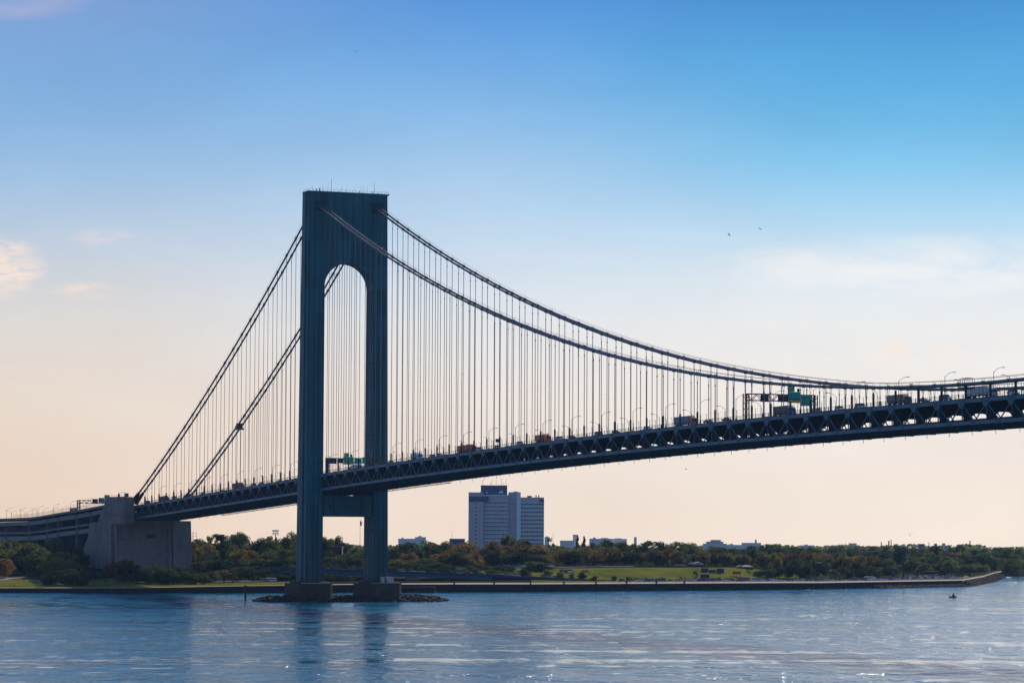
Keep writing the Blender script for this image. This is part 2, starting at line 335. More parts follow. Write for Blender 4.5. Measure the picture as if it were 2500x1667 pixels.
# park paths on the lawn (left end of the shore)
def pathway(name, pts, w, mt):
    b = MB(); P = []
    for i, (u, t) in enumerate(pts):
        s = shore(u); x, y = gp(u, s + t); p = V(x, y, 0)
        q = pts[min(i + 1, len(pts) - 1)]; r = pts[max(i - 1, 0)]
        d = V(*gp(q[0], shore(q[0]) + q[1]), 0) - V(*gp(r[0], shore(r[0]) + r[1]), 0); d.normalize(); n = V(-d.y, d.x, 0) * w / 2
        for e in (-n, n):
            P.append((p.x + e.x, p.y + e.y, zg(u, s + t) + .22))
    b.v = P
    for i in range(len(pts) - 1): b.f.append([2 * i, 2 * i + 2, 2 * i + 3, 2 * i + 1]); b.m.append(0)
    return tag(b.build(name, mt), kind='structure')
pathway('park_path', [(-120, 46), (-60, 52), (-10, 60), (20, 66), (45, 72), (70, 70), (95, 62), (110, 55), (125, 48), (160, 40)], 3.5, M['path'])
pathway('park_plaza', [(-40, 60), (0, 74), (20, 82), (50, 88), (110, 92), (170, 93)], 13, M['path'])
# seawall
b = MB()
us = ul(-3000, 2350, 50) + [2365, 2380, 2400, 2420, 2440, 2470, 2500, 2700, 3000, 4500]
for a, c in zip(us, us[1:]):
    P = []
    for u in (a, c):
        s = shore(u); zt = wall_z(u)
        for dt, z in ((-1.0, -2), (.9, -2), (.9, zt + .16), (-.2, zt + .16)):
            P.append((*gp(u, s + dt), z))
    n = len(b.v); b.v += P
    for f in ((0, 4, 7, 3), (3, 7, 6, 2), (2, 6, 5, 1)): b.f.append([n + i for i in f]); b.m.append(0)
so = b.build('seawall', M['seawall']); tag(so, 'long dark stone seawall along the whole waterfront promenade', 'seawall')
b = MB()
for a, c in zip(us, us[1:]):
    if c > 3000: break
    P = []
    for u in (a, c):
        s = shore(u); zt = wall_z(u)
        for dt, z in ((-.25, zt + .16), (.95, zt + .16), (.95, zt + .26), (-.25, zt + .26)): P.append((*gp(u, s + dt), z))
    n = len(b.v); b.v += P
    for f in ((0, 4, 7, 3), (3, 7, 6, 2), (2, 6, 5, 1)): b.f.append([n + i for i in f]); b.m.append(0)
b.build('coping', M['path'], so)
# posts along the promenade
b0 = MB(); b0.box(-.45, .45, -.35, .35, 0, 1.3); b0.box(-.6, .6, -.5, .5, 1.3, 1.55)
pil = None
for i, u in enumerate([1112, 1209, 1298, 1379, 1457, 1532, 1604, 1672]):
    x, y = gp(u, shore(u) + .6)
    if pil is None: pil = b0.build('wall_pillar', M['seawall']); o = pil
    else: o = pil.copy(); COL.objects.link(o)
    o.location = (x, y, wall_z(u) + .2); tag(o, 'small dark stone pillar set in the seawall coping, %s from the bridge tower' % ordw(i), 'pillar', 'pillars along the seawall coping')
# riprap: many boulders, uncountable
def boulder(b, x, y, z, r, rnd):
    n = len(b.v); vs = []
    for (a, c) in ((0, 1), (0, -1)): vs.append((0, 0, c))
    k = 6
    for ring, zz in ((.75, .55), (1, 0), (.75, -.55)):
        for j in range(k): t = 2 * math.pi * (j + ring) / k; vs.append((ring * math.cos(t), ring * math.sin(t), zz))
    for p in vs:
        q = r * rnd.uniform(.72, 1.2); b.v.append((x + p[0] * q, y + p[1] * q, z + p[2] * q * .7))
    F_ = []
    for j in range(k):
        l = (j + 1) % k
        F_ += [[0, 2 + j, 2 + l], [2 + j, 8 + j, 8 + l, 2 + l], [8 + j, 14 + j, 14 + l, 8 + l], [1, 14 + l, 14 + j]]
    b.f += [[n + i for i in f] for f in F_]; b.m += [0] * len(F_)
rnd = random.Random(3); b = MB()
for i in range(3600):
    rich = i > 1400
    if not rich: u = rnd.uniform(-50, 2180)
    else: u = rnd.uniform(2130, 2360) if i < 2300 else (rnd.uniform(2350, 2440) if i < 3200 else rnd.uniform(2440, 2560))
    p = Vector((*gp(u, shore(u)), 0)); q = Vector((*gp(u + 4, shore(u + 4)), 0)); d = (q - p).normalized(); n_ = Vector((d.y, -d.x, 0))
    if n_.dot(FH) > .2 or (n_.dot(FH) > -.2 and n_.dot(RH) < 0): n_ = -n_
    w = 1.6 if not rich else 8; o_ = rnd.uniform(.2, w); h = (1 - o_ / w) * (.7 if not rich else (1.3 if i < 2300 else 3.))
    boulder(b, p.x + n_.x * o_, p.y + n_.y * o_, max(.1, h + rnd.uniform(-.3, .15)), rnd.uniform(.35, .8) * (1 if not rich else 1.5), rnd)
tag(b.build('riprap', M['rock']), kind='stuff')
# water
b = MB(); P = []
for D in (-600, 300, 3600, 6400):
    for s in (-6000, 6000): P.append((CX.x + FH.x * D + RH.x * s, CX.y + FH.y * D + RH.y * s, 0))
b.v = P
for i in range(3): b.f.append([2 * i, 2 * i + 1, 2 * i + 3, 2 * i + 2]); b.m.append(0)
wm = bpy.data.materials.new('water'); wm.use_nodes = True; nt = wm.node_tree; N = nt.nodes; L = nt.links
pb = N['Principled BSDF']; pb.inputs['Base Color'].default_value = (.001, .14, .245, 1); pb.inputs['IOR'].default_value = 1.33
geo = N.new('ShaderNodeNewGeometry')
mp = N.new('ShaderNodeMapping'); mp.vector_type = 'TEXTURE'; mp.inputs['Rotation'].default_value = (0, 0, math.atan2(RH.y, RH.x)); L.new(geo.outputs['Position'], mp.inputs['Vector'])
def wn(sx, sy, sc, det, ro=.6, dist=0., off=0):
    m2 = N.new('ShaderNodeMapping'); m2.inputs['Scale'].default_value = (sx, sy, 1); m2.inputs['Location'].default_value = (off, off * .7, 0); L.new(mp.outputs[0], m2.inputs['Vector'])
    n = N.new('ShaderNodeTexNoise'); n.inputs['Scale'].default_value = sc; n.inputs['Detail'].default_value = det; n.inputs['Roughness'].default_value = ro; n.inputs['Distortion'].default_value = dist
    L.new(m2.outputs[0], n.inputs['Vector']); return n.outputs['Fac']
lane = wn(.0022, .017, 1, 6, .62, .6); lane2 = wn(.006, .06, 1, 4, .6, .4, 50)
lane3 = wn(.008, .15, 1, 3, .6, .3, 80)
lane5 = wn(.11, .035, 1, 3, .6, .3, 33)
lm = math_('ADD', math_('ADD', math_('MULTIPLY', lane, .38), math_('MULTIPLY', lane2, .24)), math_('ADD', math_('MULTIPLY', lane3, .12), math_('MULTIPLY', lane5, .26)))
lf = mapr(lm, .44, .535, 0, 1, True)          # 0 = slick, 1 = ruffled
hA = wn(.13, .075, 1, 2, .5, .3, 9); hB = wn(.42, .19, 1, 3, .6, .2, 3); hC = wn(1.1, .7, 1, 2, .5, 0, 4)
hD = wn(.035, .03, 1, 2, .5, .4, 19)
hh = math_('ADD', math_('ADD', math_('MULTIPLY', hA, 2.3), math_('MULTIPLY', hB, 1.8)), math_('ADD', math_('MULTIPLY', hC, .2), math_('MULTIPLY', hD, 5.)))
bp = N.new('ShaderNodeBump'); bp.inputs['Distance'].default_value = .95; L.new(hh, bp.inputs['Height'])
L.new(math_('ADD', math_('MULTIPLY', lf, 1.0), .07), bp.inputs['Strength'])
L.new(bp.outputs[0], pb.inputs['Normal']); L.new(math_('ADD', math_('MULTIPLY', lf, .07), .05), pb.inputs['Roughness'])
tag(b.build('water', wm), kind='structure')
# ------------------------------------------------------------------ the suspension bridge
ST = lambda k: 15.1808 * (k - 21.9644)
def dk(x): return 64.1135 + .0421955 * x - (2.7109e-5 * x * x if x > 0 else 0)
def cz(x): return 206.01 - 120.56 * (1 - ((x - 649.2) / 649.2) ** 2) if x >= 0 else 206.01 + .54151 * x + 2.5686e-4 * x * x
DEP = 7.18; XL, XR = -350., 905.
bridge = empty('suspension_bridge', (0, 0, 0), label='long two-deck suspension bridge with blue-grey arched steel tower over the strait', cat='bridge')
def lerp(a, b, t): return a + (b - a) * t
def tz(z, top, bot): return bot + (top - bot) * (z - 10) / 201.3
yo = lambda z: tz(z, 22.5, 23.25); yi = lambda z: tz(z, 13.37, 13.98); dx = lambda z: tz(z, 4.28, 7.54)
def leg(s):
    b = MB(); z0, z1 = 9.5, 161.4
    def sec(z):   # outline of one leg: the rear half stands out 1.1 m on the outer side
        d = dx(z); o = yo(z); i = yi(z)
        pts = [(-d, i), (d, i), (d, o - 1.3), (d * .78, o - 1.3), (d * .78, o - .7), (.12 * d, o - .7), (.12 * d, o), (-d, o)]
        return [(x, s * y, z) for x, y in pts]
    lv = [z0, 44, 54, 80, 110, 140, z1]; n = len(b.v); k = 8
    for z in lv: b.v += sec(z)
    for a in range(len(lv) - 1):
        for j in range(k):
            l = (j + 1) % k; f = [n + a * k + j, n + a * k + l, n + (a + 1) * k + l, n + (a + 1) * k + j]; b.f.append(f if s > 0 else f[::-1]); b.m.append(0)
    b.f.append([n + j for j in range(k)][::-1]); b.m.append(0)
    o = b.build('tower_leg', M['tower'], bridge)
    # recessed vertical seams and horizontal splice lines
    b = MB()
    for fr in (.0, .34, .67):
        P = []
        for z in (z0, z1):
            y = lerp(yi(z), yo(z) - 1.3, fr) + (.12 if fr == 0 else 0); P.append((dx(z) + .06, s * y, z))
        b.beam(P[0], P[1], .28, .16, (1, 0, 0))
    for fr in (-.55, 0, .55):
        b.beam((dx(z0) * fr, s * (yi(z0) - .05), z0), (dx(z1) * fr, s * (yi(z1) - .05), z1), .16, .3, (1, 0, 0))
    for z in [24 + 12.4 * i for i in range(11)]:
        b.beam((-dx(z), s * (yi(z) - .04), z), (dx(z), s * (yi(z) - .04), z), .12, .35)
    b.build('seam', M['tower_dark'], o)
    return o
for s in (-1, 1): leg(s)
# portal with the semicircular arch
b = MB(); zt = 211.3; zs = 161.4; ra = 13.45; NA = 24
front = [];
ARC = [(-ra * math.cos(math.pi * i / NA), zs + ra * math.sin(math.pi * i / NA)) for i in range(NA + 1)]
for sx in (1, -1):
    L_ = []
    n = len(b.v)
    for (y, z) in ARC: b.v.append((sx * dx(z), y, z))
    for (y, z) in ARC:
        yy = -yo(zt) + 1.3 if y < -.001 else (yo(zt) - 1.3 if y > .001 else 0)
        b.v.append((sx * dx(zt), y * 1.0, zt))
    for i in range(NA):
        f = [n + i, n + i + 1, n + NA + 1 + i + 1, n + NA + 1 + i]; b.f.append(f if sx < 0 else f[::-1]); b.m.append(0)
    # side panels above the legs
    for s in (-1, 1):
        q = [(sx * dx(zs), s * ra, zs), (sx * dx(zs), s * (yo(zs) - 1.3), zs), (sx * dx(zt), s * (yo(zt) - 1.3), zt), (sx * dx(zt), s * ra, zt)]
        n2 = len(b.v); b.v += q; b.f.append([n2, n2 + 1, n2 + 2, n2 + 3] if s * sx > 0 else [n2 + 3, n2 + 2, n2 + 1, n2]); b.m.append(0)
        if sx > 0: # outer flank with the same step as the legs
            for (fa, ya), (fb, yb) in (((1, 1.3), (.78, 1.3)), ((.78, 1.3), (.78, .7)), ((.78, .7), (.12, .7)), ((.12, .7), (.12, 0)), ((.12, 0), (-1, 0)), ((-1, 0), (-1, 1.3))):
                q = [(fa * dx(zs), s * (yo(zs) - ya), zs), (fb * dx(zs), s * (yo(zs) - yb), zs), (fb * dx(zt), s * (yo(zt) - yb), zt), (fa * dx(zt), s * (yo(zt) - ya), zt)]
                n2 = len(b.v); b.v += q; b.f.append([n2, n2 + 1, n2 + 2, n2 + 3][::s]); b.m.append(0)
b.box(-dx(zt) - .1, dx(zt) + .1, -yo(zt) - .1, yo(zt) + .1, zt - .02, zt + .5)
for i in range(NA):   # arch soffit
    (y0, z0), (y1, z1) = ARC[i], ARC[i + 1]
    b.poly([(dx(z0), y0, z0), (-dx(z0), y0, z0), (-dx(z1), y1, z1), (dx(z1), y1, z1)])
for s in (-1, 1): b.poly([(dx(zs), s * (yo(zs) - 1.3), zs), (dx(zs), s * ra, zs), (-dx(zs), s * ra, zs), (-dx(zs), s * yo(zs), zs)])
portal = b.build('portal_arch', M['tower'], bridge)
b = MB()
for y in [-18.6 + 5.3 * i for i in range(8)]:
    za = zs if abs(y) > ra else zs + math.sqrt(max(ra * ra - y * y, 0)) + .3
    b.beam((dx(za) + .06, y, za), (dx(zt) + .06, y, zt), .3, .16, (1, 0, 0))
b.build('seam', M['tower_dark'], portal)
b = MB()
for y in (-15.7, 15.7):
    b.box(4.2, 5.3, y - 3.0, y + 3.2, 201.5, 206.6)
b2 = [MB(), MB()]
for i, y in enumerate((-15.7, 15.7)):
    b2[i].box(4.3, 5.5, y - 3.0, y + 3.2, 202.0, 207.0); b2[i].build('saddle_housing', M['tower_dark'], bridge)
# roof rail and antennas on the tower
b = MB()
for x in (-4, 4.2):
    for z in (212.9,): b.beam((x, -22, z), (x, 22, z), .07, .07)
    for i in range(23): b.beam((x, -22 + 2 * i, zt + .5), (x, -22 + 2 * i, 212.9), .09, .09)
for y in (-22, 22): b.beam((-4, y, 212.9), (4.2, y, 212.9), .07, .07)
b.build('roof_railing', M['dark'], bridge)
for y, h, r in [(-18.6, 3.4, .05), (-16.4, 1.6, .35), (-14.6, 2.2, .4), (-13, 3.2, .08), (-10, 5.2, .05), (-8.2, 7.4, .12), (-3.8, 1.2, .2), (-2.6, 3.2, .06), (.2, 3.4, .06), (4.4, 2.5, .06), (7.3, 1.4, .2), (8.2, 3.6, .07), (9.4, 4.3, .05), (11.6, 4.0, .07), (14.6, 1.6, .25), (15.6, 6.0, .14), (17.8, 1.2, .2)]:
    b = MB(); b.tube([(0, y, zt + .4), (0, y, zt + .5 + h)], [r, r * .6], 6); b.build('antenna', M['dark'], bridge)
# strut under the decks
b = MB(); b.box(-6.4, 6.4, -14.2, 14.2, 43.5, 54.3); st = b.build('cross_strut', M['tower'], bridge)
for s in (-1, 1):
    b = MB(); b.beam((6.5, s * 11.5, 50.6), (6.5, s * 5.2, 43.7), .35, .2, (1, 0, 0)); b.beam((6.5, s * 7.7, 43.6), (6.5, s * 7.7, 54.2), .25, .16, (1, 0, 0))
    b.beam((6.5, s * 13.6, 43.6), (6.5, s * 13.6, 54.2), 1.1, .18, (1, 0, 0)); b.build('bracing', M['tower_dark'], st)
    b = MB(); b.prism_x([(s * 13.9, 54.3), (s * 13.9, 57.0), (s * 4, 56.2), (s * 7, 54.3)][::s], -3.5, 3.5); b.build('deck_bearing', M['tower_dark'], st)
for s in (-1, 1):
    b = MB(); y = s * 18.9
    b.hexa([(13 * math.cos(t) if abs(math.cos(t)) < .9 else 13 * math.copysign(1, math.cos(t)), y + 0, 0) for t in ()] or [(-13, y - 7.4, -3), (-11.3, y - 9.1, -3), (11.3, y - 9.1, -3), (13, y - 7.4, -3), (13, y + 7.4, -3), (11.3, y + 9.1, -3), (-11.3, y + 9.1, -3), (-13, y + 7.4, -3)],
           [(-13, y - 7.4, 9.3), (-11.3, y - 9.1, 9.3), (11.3, y - 9.1, 9.3), (13, y - 7.4, 9.3), (13, y + 7.4, 9.3), (11.3, y + 9.1, 9.3), (-11.3, y + 9.1, 9.3), (-13, y + 7.4, 9.3)])
    po = b.build('tower_pier', M['pier'], bridge)
    b = MB(); b.box(-10.2, 10.2, y - 6.7, y + 6.7, 9.3, 10.4); b.build('plinth', M['pier'], po)
    b = MB(); b.box(11.2, 12.8, y + 2, y + 7.5, 9.32, 9.9); b.box(12.0, 12.6, y - 8, y + 2, 9.32, 9.7); b.build('coping', M['path'], po)
# main cables
def cable(y, big):
    b = MB()
    xs = [XL + 22 + i * 11.6 for i in range(29)]; xs = [x for x in xs if x < -4.5] + [-4.3]
    b.tube([(x, y, cz(x)) for x in xs], .50, 8)
    xs = [4.3] + [8 + i * 14.2 for i in range(200) if 8 + i * 14.2 < XR] + [XR]
    b.tube([(x, y, cz(x)) for x in xs], .50, 8)
    for k in list(range(1, 21)) + list(range(23, 82)):   # cable bands
        x = ST(k); sl = (cz(x + 1) - cz(x - 1)) / 2
        b.tube([(x - .75, y, cz(x) - .75 * sl), (x + .75, y, cz(x) + .75 * sl)], .68, 8)
    for s in (-.42, .42):    # hand ropes on stanchions
        for seg in ([ST(k) for k in range(1, 22)], [6] + [ST(k) for k in range(23, 82)]):
            b.tube([(x, y + s, cz(x) + 1.55) for x in seg], .035, 4, False)
            for x in seg: b.beam((x, y + s, cz(x)), (x, y + s, cz(x) + 1.6), .07, .07)
    c = b.build('main_cable', M['cable'], bridge, True)
    def susp(b, k):
        x = ST(k); zt_ = cz(x); zb = dk(x) + .4
        if zt_ - zb < 1.5: return
        zv = max(zt_ - 3.6, zb + .2)
        for s in (-1, 1):
            b.beam((x + s * .62, y, zt_ - .2), (x + s * .17, y, zv), .10, .10)
            b.beam((x + s * .17, y, zv), (x + s * .17, y, zb), .115, .115)
        b.box(x - .3, x + .3, y - .16, y + .16, zv - .22, zv + .22)
        zm = zb + (zt_ - zb) * .45
        if zt_ - zb > 45: b.box(x - .26, x + .26, y - .1, y + .1, zm, zm + .3)
    ks = [k for k in list(range(2, 21)) + list(range(23, 82)) if not (k == 22)]
    own = list(range(23, 41)) + list(range(14, 21))
    for k in own:
        b = MB(); susp(b, k); b.build('suspender', M['rope'], c)
    b = MB()
    for k in ks:
        if k not in own: susp(b, k)
    tag(b.build('suspender', M['rope'], c), kind='stuff')
    return c
for y in (-17.07, -14.33, 14.33, 17.07): cable(y, y < 0)
# sleeves at the foot of the suspenders
def sleeve(k, y, h=5.3):
    b = MB(); x = ST(k); z = dk(x); r = .42
    b.tube([(x, y, z + .3), (x, y, z + h), (x, y, z + h + .35), (x, y, z + h + .55)], [r, r, r * .75, r * .3], 8); return b
KS = list(range(0, 21)) + list(range(22, 82))
for k in KS: sleeve(k, -14.33).build('suspender_sleeve', M['post'], bridge)
b = MB()
for k in KS:
    q = sleeve(k, 14.33); n = len(b.v); b.v += q.v; b.f += [[i + n for i in f] for f in q.f]; b.m += q.m
tag(b.build('suspender_sleeve', M['post'], bridge), kind='stuff')
# stiffening trusses, each with top chord, bottom chord, web and gussets
KN = list(range(-1, 82))
for y in (-15.7, 15.7):
    nodes = [ST(k) for k in KN]
    b = MB()
    for a, c in zip(nodes, nodes[1:]): b.beam((a, y, dk(a)), (c, y, dk(c)), .8, 1.25)
    tr = b.build('top_chord', M['truss'], bridge)
    b = MB(); mids = [(a + c) / 2 for a, c in zip(nodes, nodes[1:])]
    for a, c in zip(nodes, nodes[1:]): b.beam((a, y, dk(a) - DEP), (c, y, dk(c) - DEP), .85, 1.1)
    b.build('bottom_chord', M['truss'], bridge)
    b = MB()
    for i, x in enumerate(nodes):
        b.beam((x, y, dk(x) - .5), (x, y, dk(x) - DEP + .4), .3, .3, (1, 0, 0))
        for m_ in ([mids[i - 1]] if i else []) + ([mids[i]] if i < len(mids) else []):
            b.beam((x, y, dk(x) - .8), (m_, y, dk(m_) - DEP + .3), .28, .34)
    b.k = 1
    for x in nodes:
        z = dk(x); P = [(x - 2.1, z + .95), (x - 2.3, z - .7), (x - 1.0, z - 2.3), (x + 1.0, z - 2.3), (x + 2.3, z - .7), (x + 2.1, z + .95)]
        b.prism_y(P, y - .52, y + .52)
    for x in mids:
        z = dk(x) - DEP; b.prism_y([(x - 1.3, z - .4), (x + 1.3, z - .4), (x + .55, z + 1.1), (x - .55, z + 1.1)], y - .5, y + .5)
    b.build('web_lattice', [M['web'], M['gusset']], bridge)
# transverse floor frames with rounded openings
def frame(x, w=.45):
    b = MB(); zt_ = dk(x) + .55; zb = dk(x) - DEP - .55; H = zt_ - zb
    out = [(-15.2, zb), (15.2, zb), (15.2, zt_), (-15.2, zt_)]
    y1, z0, z1 = 12.9, zb + 2.1, zt_ - 2.9; rc = 1.7; inn = []
    for (cy, cz_, a0) in ((y1 - rc, z0 + rc, -90), (y1 - rc, z1 - rc, 0), (-y1 + rc, z1 - rc, 90), (-y1 + rc, z0 + rc, 180)):
        for j in range(5): t = R(a0 + 22.5 * j); inn.append((cy + rc * math.cos(t), cz_ + rc * math.sin(t)))
    # outer ring matched corner for corner
    o2 = []
    for i, (y, z) in enumerate(inn):
        c = i // 5; j = i % 5; Y, Z = out[(c + 1) % 4] if True else None
        o2.append({0: out[1], 1: out[2], 2: out[3], 3: out[0]}[c])
    n = len(b.v); k = len(inn)
    for xx in (x - w / 2, x + w / 2):
        b.v += [(xx, y, z) for y, z in inn]; b.v += [(xx, y, z) for y, z in o2]
    for i in range(k):
        j = (i + 1) % k
        b.f.append([n + i, n + j, n + k + j, n + k + i]); b.f.append([n + 2 * k + j, n + 2 * k + i, n + 3 * k + i, n + 3 * k + j]); b.f.append([n + i, n + 2 * k + i, n + 2 * k + j, n + j])
        b.m += [0] * 3
    return b.build('floor_frame', M['floor'], bridge)
for k in KN: frame(ST(k))
def ribbon(name, y0, y1, dz0, dz1, material, xs=None, par=None):
    b = MB(); xs = xs or [ST(k) for k in KN]
    for a, c in zip(xs, xs[1:]):
        b.hexa([(a, y0, dk(a) + dz0), (c, y0, dk(c) + dz0), (c, y1, dk(c) + dz0), (a, y1, dk(a) + dz0)], [(a, y0, dk(a) + dz1), (c, y0, dk(c) + dz1), (c, y1, dk(c) + dz1), (a, y1, dk(a) + dz1)])
    return b.build(name, material, par or bridge)
ribbon('upper_deck', -15.1, 15.1, .56, .95, M['asphalt'])
ribbon('lower_deck', -13.8, 13.8, -DEP + .1, -DEP + .45, M['asphalt'])
for y in (-13.9, 13.8): ribbon('lower_barrier', y, y + .12, -DEP + .4, -DEP + 1.35, M['floor'])
for i in range(7): ribbon('stringer', -12 + 4 * i - .15, -12 + 4 * i + .15, -DEP - .5, -DEP + .1, M['floor'])
b = MB()     # lateral bracing and mid-panel beams under the lower deck
for a, c in zip(KN, KN[1:]):
    x0, x1 = ST(a), ST(c); xm = (x0 + x1) / 2
    b.beam((x0, -15, dk(x0) - DEP - .7), (xm, 15, dk(xm) - DEP - .7), .3, .3); b.beam((xm, 15, dk(xm) - DEP - .7), (x1, -15, dk(x1) - DEP - .7), .3, .3)
    b.beam((xm, -14.6, dk(xm) - DEP - .35), (xm, 14.6, dk(xm) - DEP - .35), .4, .8)
    b.beam((xm, -14.6, dk(xm) + .2), (xm, 14.6, dk(xm) + .2), .35, .7)
b.build('lateral_bracing', M['floor'], bridge)
for k in KN[2:]:
    x = ST(k); b = MB(); b.tube([(x, 15.9, dk(x) - DEP - .3), (x, 15.9, dk(x) - DEP - 1.9)], .09, 5); b.build('drain_pipe', M['dark'], bridge)
b = MB()     # inspection rail hung under the far edge of the side span
xs = [ST(k / 4) for k in range(20, 118)]
for a, c in zip(xs, xs[1:]):
    b.beam((a, 15.6, dk(a) - DEP - 1.3), (c, 15.6, dk(c) - DEP - 1.3), .25, .3); b.beam((a, 15.6, dk(a) - DEP - .5), ((a + c) / 2, 15.6, dk(a) - DEP - 1.3), .12, .12); b.beam(((a + c) / 2, 15.6, dk(a) - DEP - 1.3), (c, 15.6, dk(c) - DEP - .5), .12, .12)
b.build('inspection_rail', M['dark'], bridge)
for y in (-15.35, 15.35):
    b = MB(); xs = [ST(k / 3.) for k in range(-3, 243)]
    for i, (a, c) in enumerate(zip(xs, xs[1:])):
        if abs(a) < 7: continue
        for z in (1.5, 1.9, 2.3): b.beam((a, y, dk(a) + z), (c, y, dk(c) + z), .08, .09)
        b.beam((a, y, dk(a) + .5), (a, y, dk(a) + 2.35), .22, .16)
        if i % 3: b.tube([(a, y, dk(a) + 2.3), (a, y, dk(a) + 3.6), (a, y - .25 * (1 if y < 0 else -1), dk(a) + 4.4)], .09, 4)
        m_ = (a + c) / 2; b.beam((m_, y, dk(m_) + .5), (m_, y, dk(m_) + 2.3), .12, .12)
    b.build('railing', M['dark'], bridge)
    b = MB()
    for i, (a, c) in enumerate(zip(xs, xs[1:])):
        if abs(a) < 7: continue
        b.beam((a, y, dk(a) + 4.3), (c, y, dk(c) + 4.3), .03, .04); b.beam((a, y, dk(a) + 3.4), (c, y, dk(c) + 3.4), .03, .03)
    b.build('fence_wire', M['dark'], bridge)
# ------------------------------------------------------------------ anchorage
anch = empty('bridge_anchorage', (-380, 0, 5), label='massive concrete anchorage block at the land end of the suspension bridge', cat='anchorage')
def an(b, name, m_): o = b.build(name, m_, anch); o.location = (380, 0, -5); return o
for s in (-1, 1):
    b = MB(); prof = [(-358.5, 3), (-358.5, 39.4), (-328, 39.4), (-328, 55.9), (-368.5, 56.2), (-388.8, 42.2), (-390.6, 39.5), (-410.2, 39.1), (-412.8, 31.2), (-426.3, 22.8), (-428, 20), (-430, 3)]
    if s > 0: prof = [(-345.2, 3), (-350.9, 41.6), (-388.8, 41.6), (-390.6, 39.5), (-410.2, 39.1), (-412.8, 31.2), (-426.3, 22.8), (-428, 20), (-430, 3)]
    ya, yb = sorted((s * 24, s * 18.2)); b.prism_y(prof[::-1], ya, yb); an(b, 'side_wall', M['concrete'])
b = MB(); b.hexa([(-432, -18.1, 3), (-345.0, -18.1, 3), (-345.0, 18.1, 3), (-432, 18.1, 3)], [(-405, -18.1, 41.9), (-350.4, -18.1, 41.9), (-350.4, 18.1, 41.9), (-405, 18.1, 41.9)]); an(b, 'main_block', M['concrete'])
for y0, y1, d in ((-23.2, -13.5, .9), (-13.4, 8.5, .2), (12.4, 24.6, 1.5)):
    b = MB(); zt_ = 41.55 if y0 > 12 else 39.0; b.hexa([(-350, y0, 3), (-345 + d, y0, 3), (-345 + d, y1, 3), (-350, y1, 3)], [(-356, y0, zt_), (-350.5 + d, y0, zt_), (-350.5 + d, y1, zt_), (-356, y1, zt_)]); an(b, 'end_buttress', M['concrete'])
b = MB(); b.hexa([(-350, 9.6, 3), (-343.6, 9.6, 3), (-343.6, 11.6, 3), (-350, 11.6, 3)], [(-356, 9.6, 38.9), (-349.2, 9.6, 38.9), (-349.2, 11.6, 38.9), (-356, 11.6, 38.9)]); an(b, 'end_rib', M['concrete'])
b = MB(); b.box(-349.9, -347.6, -3.4, 1.4, 31.0, 33.4); an(b, 'vent_opening', M['dark'])
b = MB()
for z in (12, 21, 30):
    xx = -345 - 5.5 * (z - 3) / 36
    b.box(xx - 2, xx + .98, -23.25, -13.45, z, z + .18); b.box(xx - 2, xx + 1.58, 12.35, 24.65, z, z + .18)
an(b, 'pour_joint', M['tower_dark'])
b = MB()
for (x0, z0, x1, z1) in ((-392, 39, -420, 12), (-378, 39, -404, 8), (-371, 30, -392, 5)): b.beam((x0, -24.02, z0), (x1, -24.02, z1), .06, .28, (0, 0, 1))
b.beam((-368, -24.02, 45.5), (-328, -24.02, 44.2), .05, .3)
an(b, 'formwork_line', M['tower_dark'])
b = MB(); b.box(-366, -330, -23.8, -18.4, 56.1, 56.3)
for i in range(10): b.box(-365 + 3.8 * i, -364.9 + 3.8 * i, -23.6, -23.5, 56.3, 57.5)
b.beam((-365, -23.55, 57.5), (-331, -23.55, 57.5), .07, .07); an(b, 'roof_railing', M['dark'])
for i, (u0, c) in enumerate(((-352.5, 'dark'), (-333.5, 'grey'))):
    b = MB()
    if i == 0:   # small dark conical roof vent
        b.tube([(u0, -21, 56.2), (u0, -21, 57.4), (u0, -21, 59.0)], [.8, .7, .08], 8)
    else: b.box(u0 - 1.6, u0 + 1.2, -22.5, -20.5, 56.25, 58.4)
    an(b, 'roof_vent', M[c])
b = MB()
for yy in (-17.07, -14.33, 14.33, 17.07): b.tube([(-322, yy, cz(-322)), (-337, yy, cz(-337))], [.9, 1.5], 8)
an(b, 'cable_collar', M['tower_dark'])
b = MB()   # ladder cage on the far edge
for i in range(5): b.box(-347.5, -345.5, 25.2, 27.3, 26 + 2 * i, 26.12 + 2 * i)
for x, y in ((-347.5, 25.2), (-345.5, 25.2), (-345.5, 27.3)): b.beam((x, y, 22), (x, y, 35), .12, .12)
an(b, 'stair_cage', M['dark'])
# ------------------------------------------------------------------ approach viaduct
def vz(x): return interp(-x, [390, 400, 462, 500, 565, 593, 683, 1100], [51.2, 50.8, 47.9, 46.6, 43.9, 43.1, 42.4, 40])
via = empty('approach_viaduct', (-600, 0, 5), label='two-level steel approach viaduct leading inland behind the anchorage', cat='viaduct')
def vn(b, name, m_): o = b.build(name, m_, via); o.location = (600, 0, -5); return o
xs = [-372 - 12 * i for i in range(60)]
def vrib(name, y0, y1, a, c, mt):
    b = MB()
    for p, q in zip(xs, xs[1:]): b.hexa([(q, y0, vz(q) + a), (p, y0, vz(p) + a), (p, y1, vz(p) + a), (q, y1, vz(q) + a)], [(q, y0, vz(q) + c), (p, y0, vz(p) + c), (p, y1, vz(p) + c), (q, y1, vz(q) + c)])
    return vn(b, name, mt)
vrib('upper_roadway', -17, 17, -.7, -.2, M['asphalt']); vrib('upper_parapet', -17.3, -17, -.6, .8, M['gusset']); vrib('upper_parapet', 17, 17.3, -.6, .8, M['gusset'])
vrib('upper_girder', -16.2, -15.7, -4.6, -1.9, M['web']); vrib('upper_girder', 15.7, 16.2, -4.6, -1.9, M['truss'])
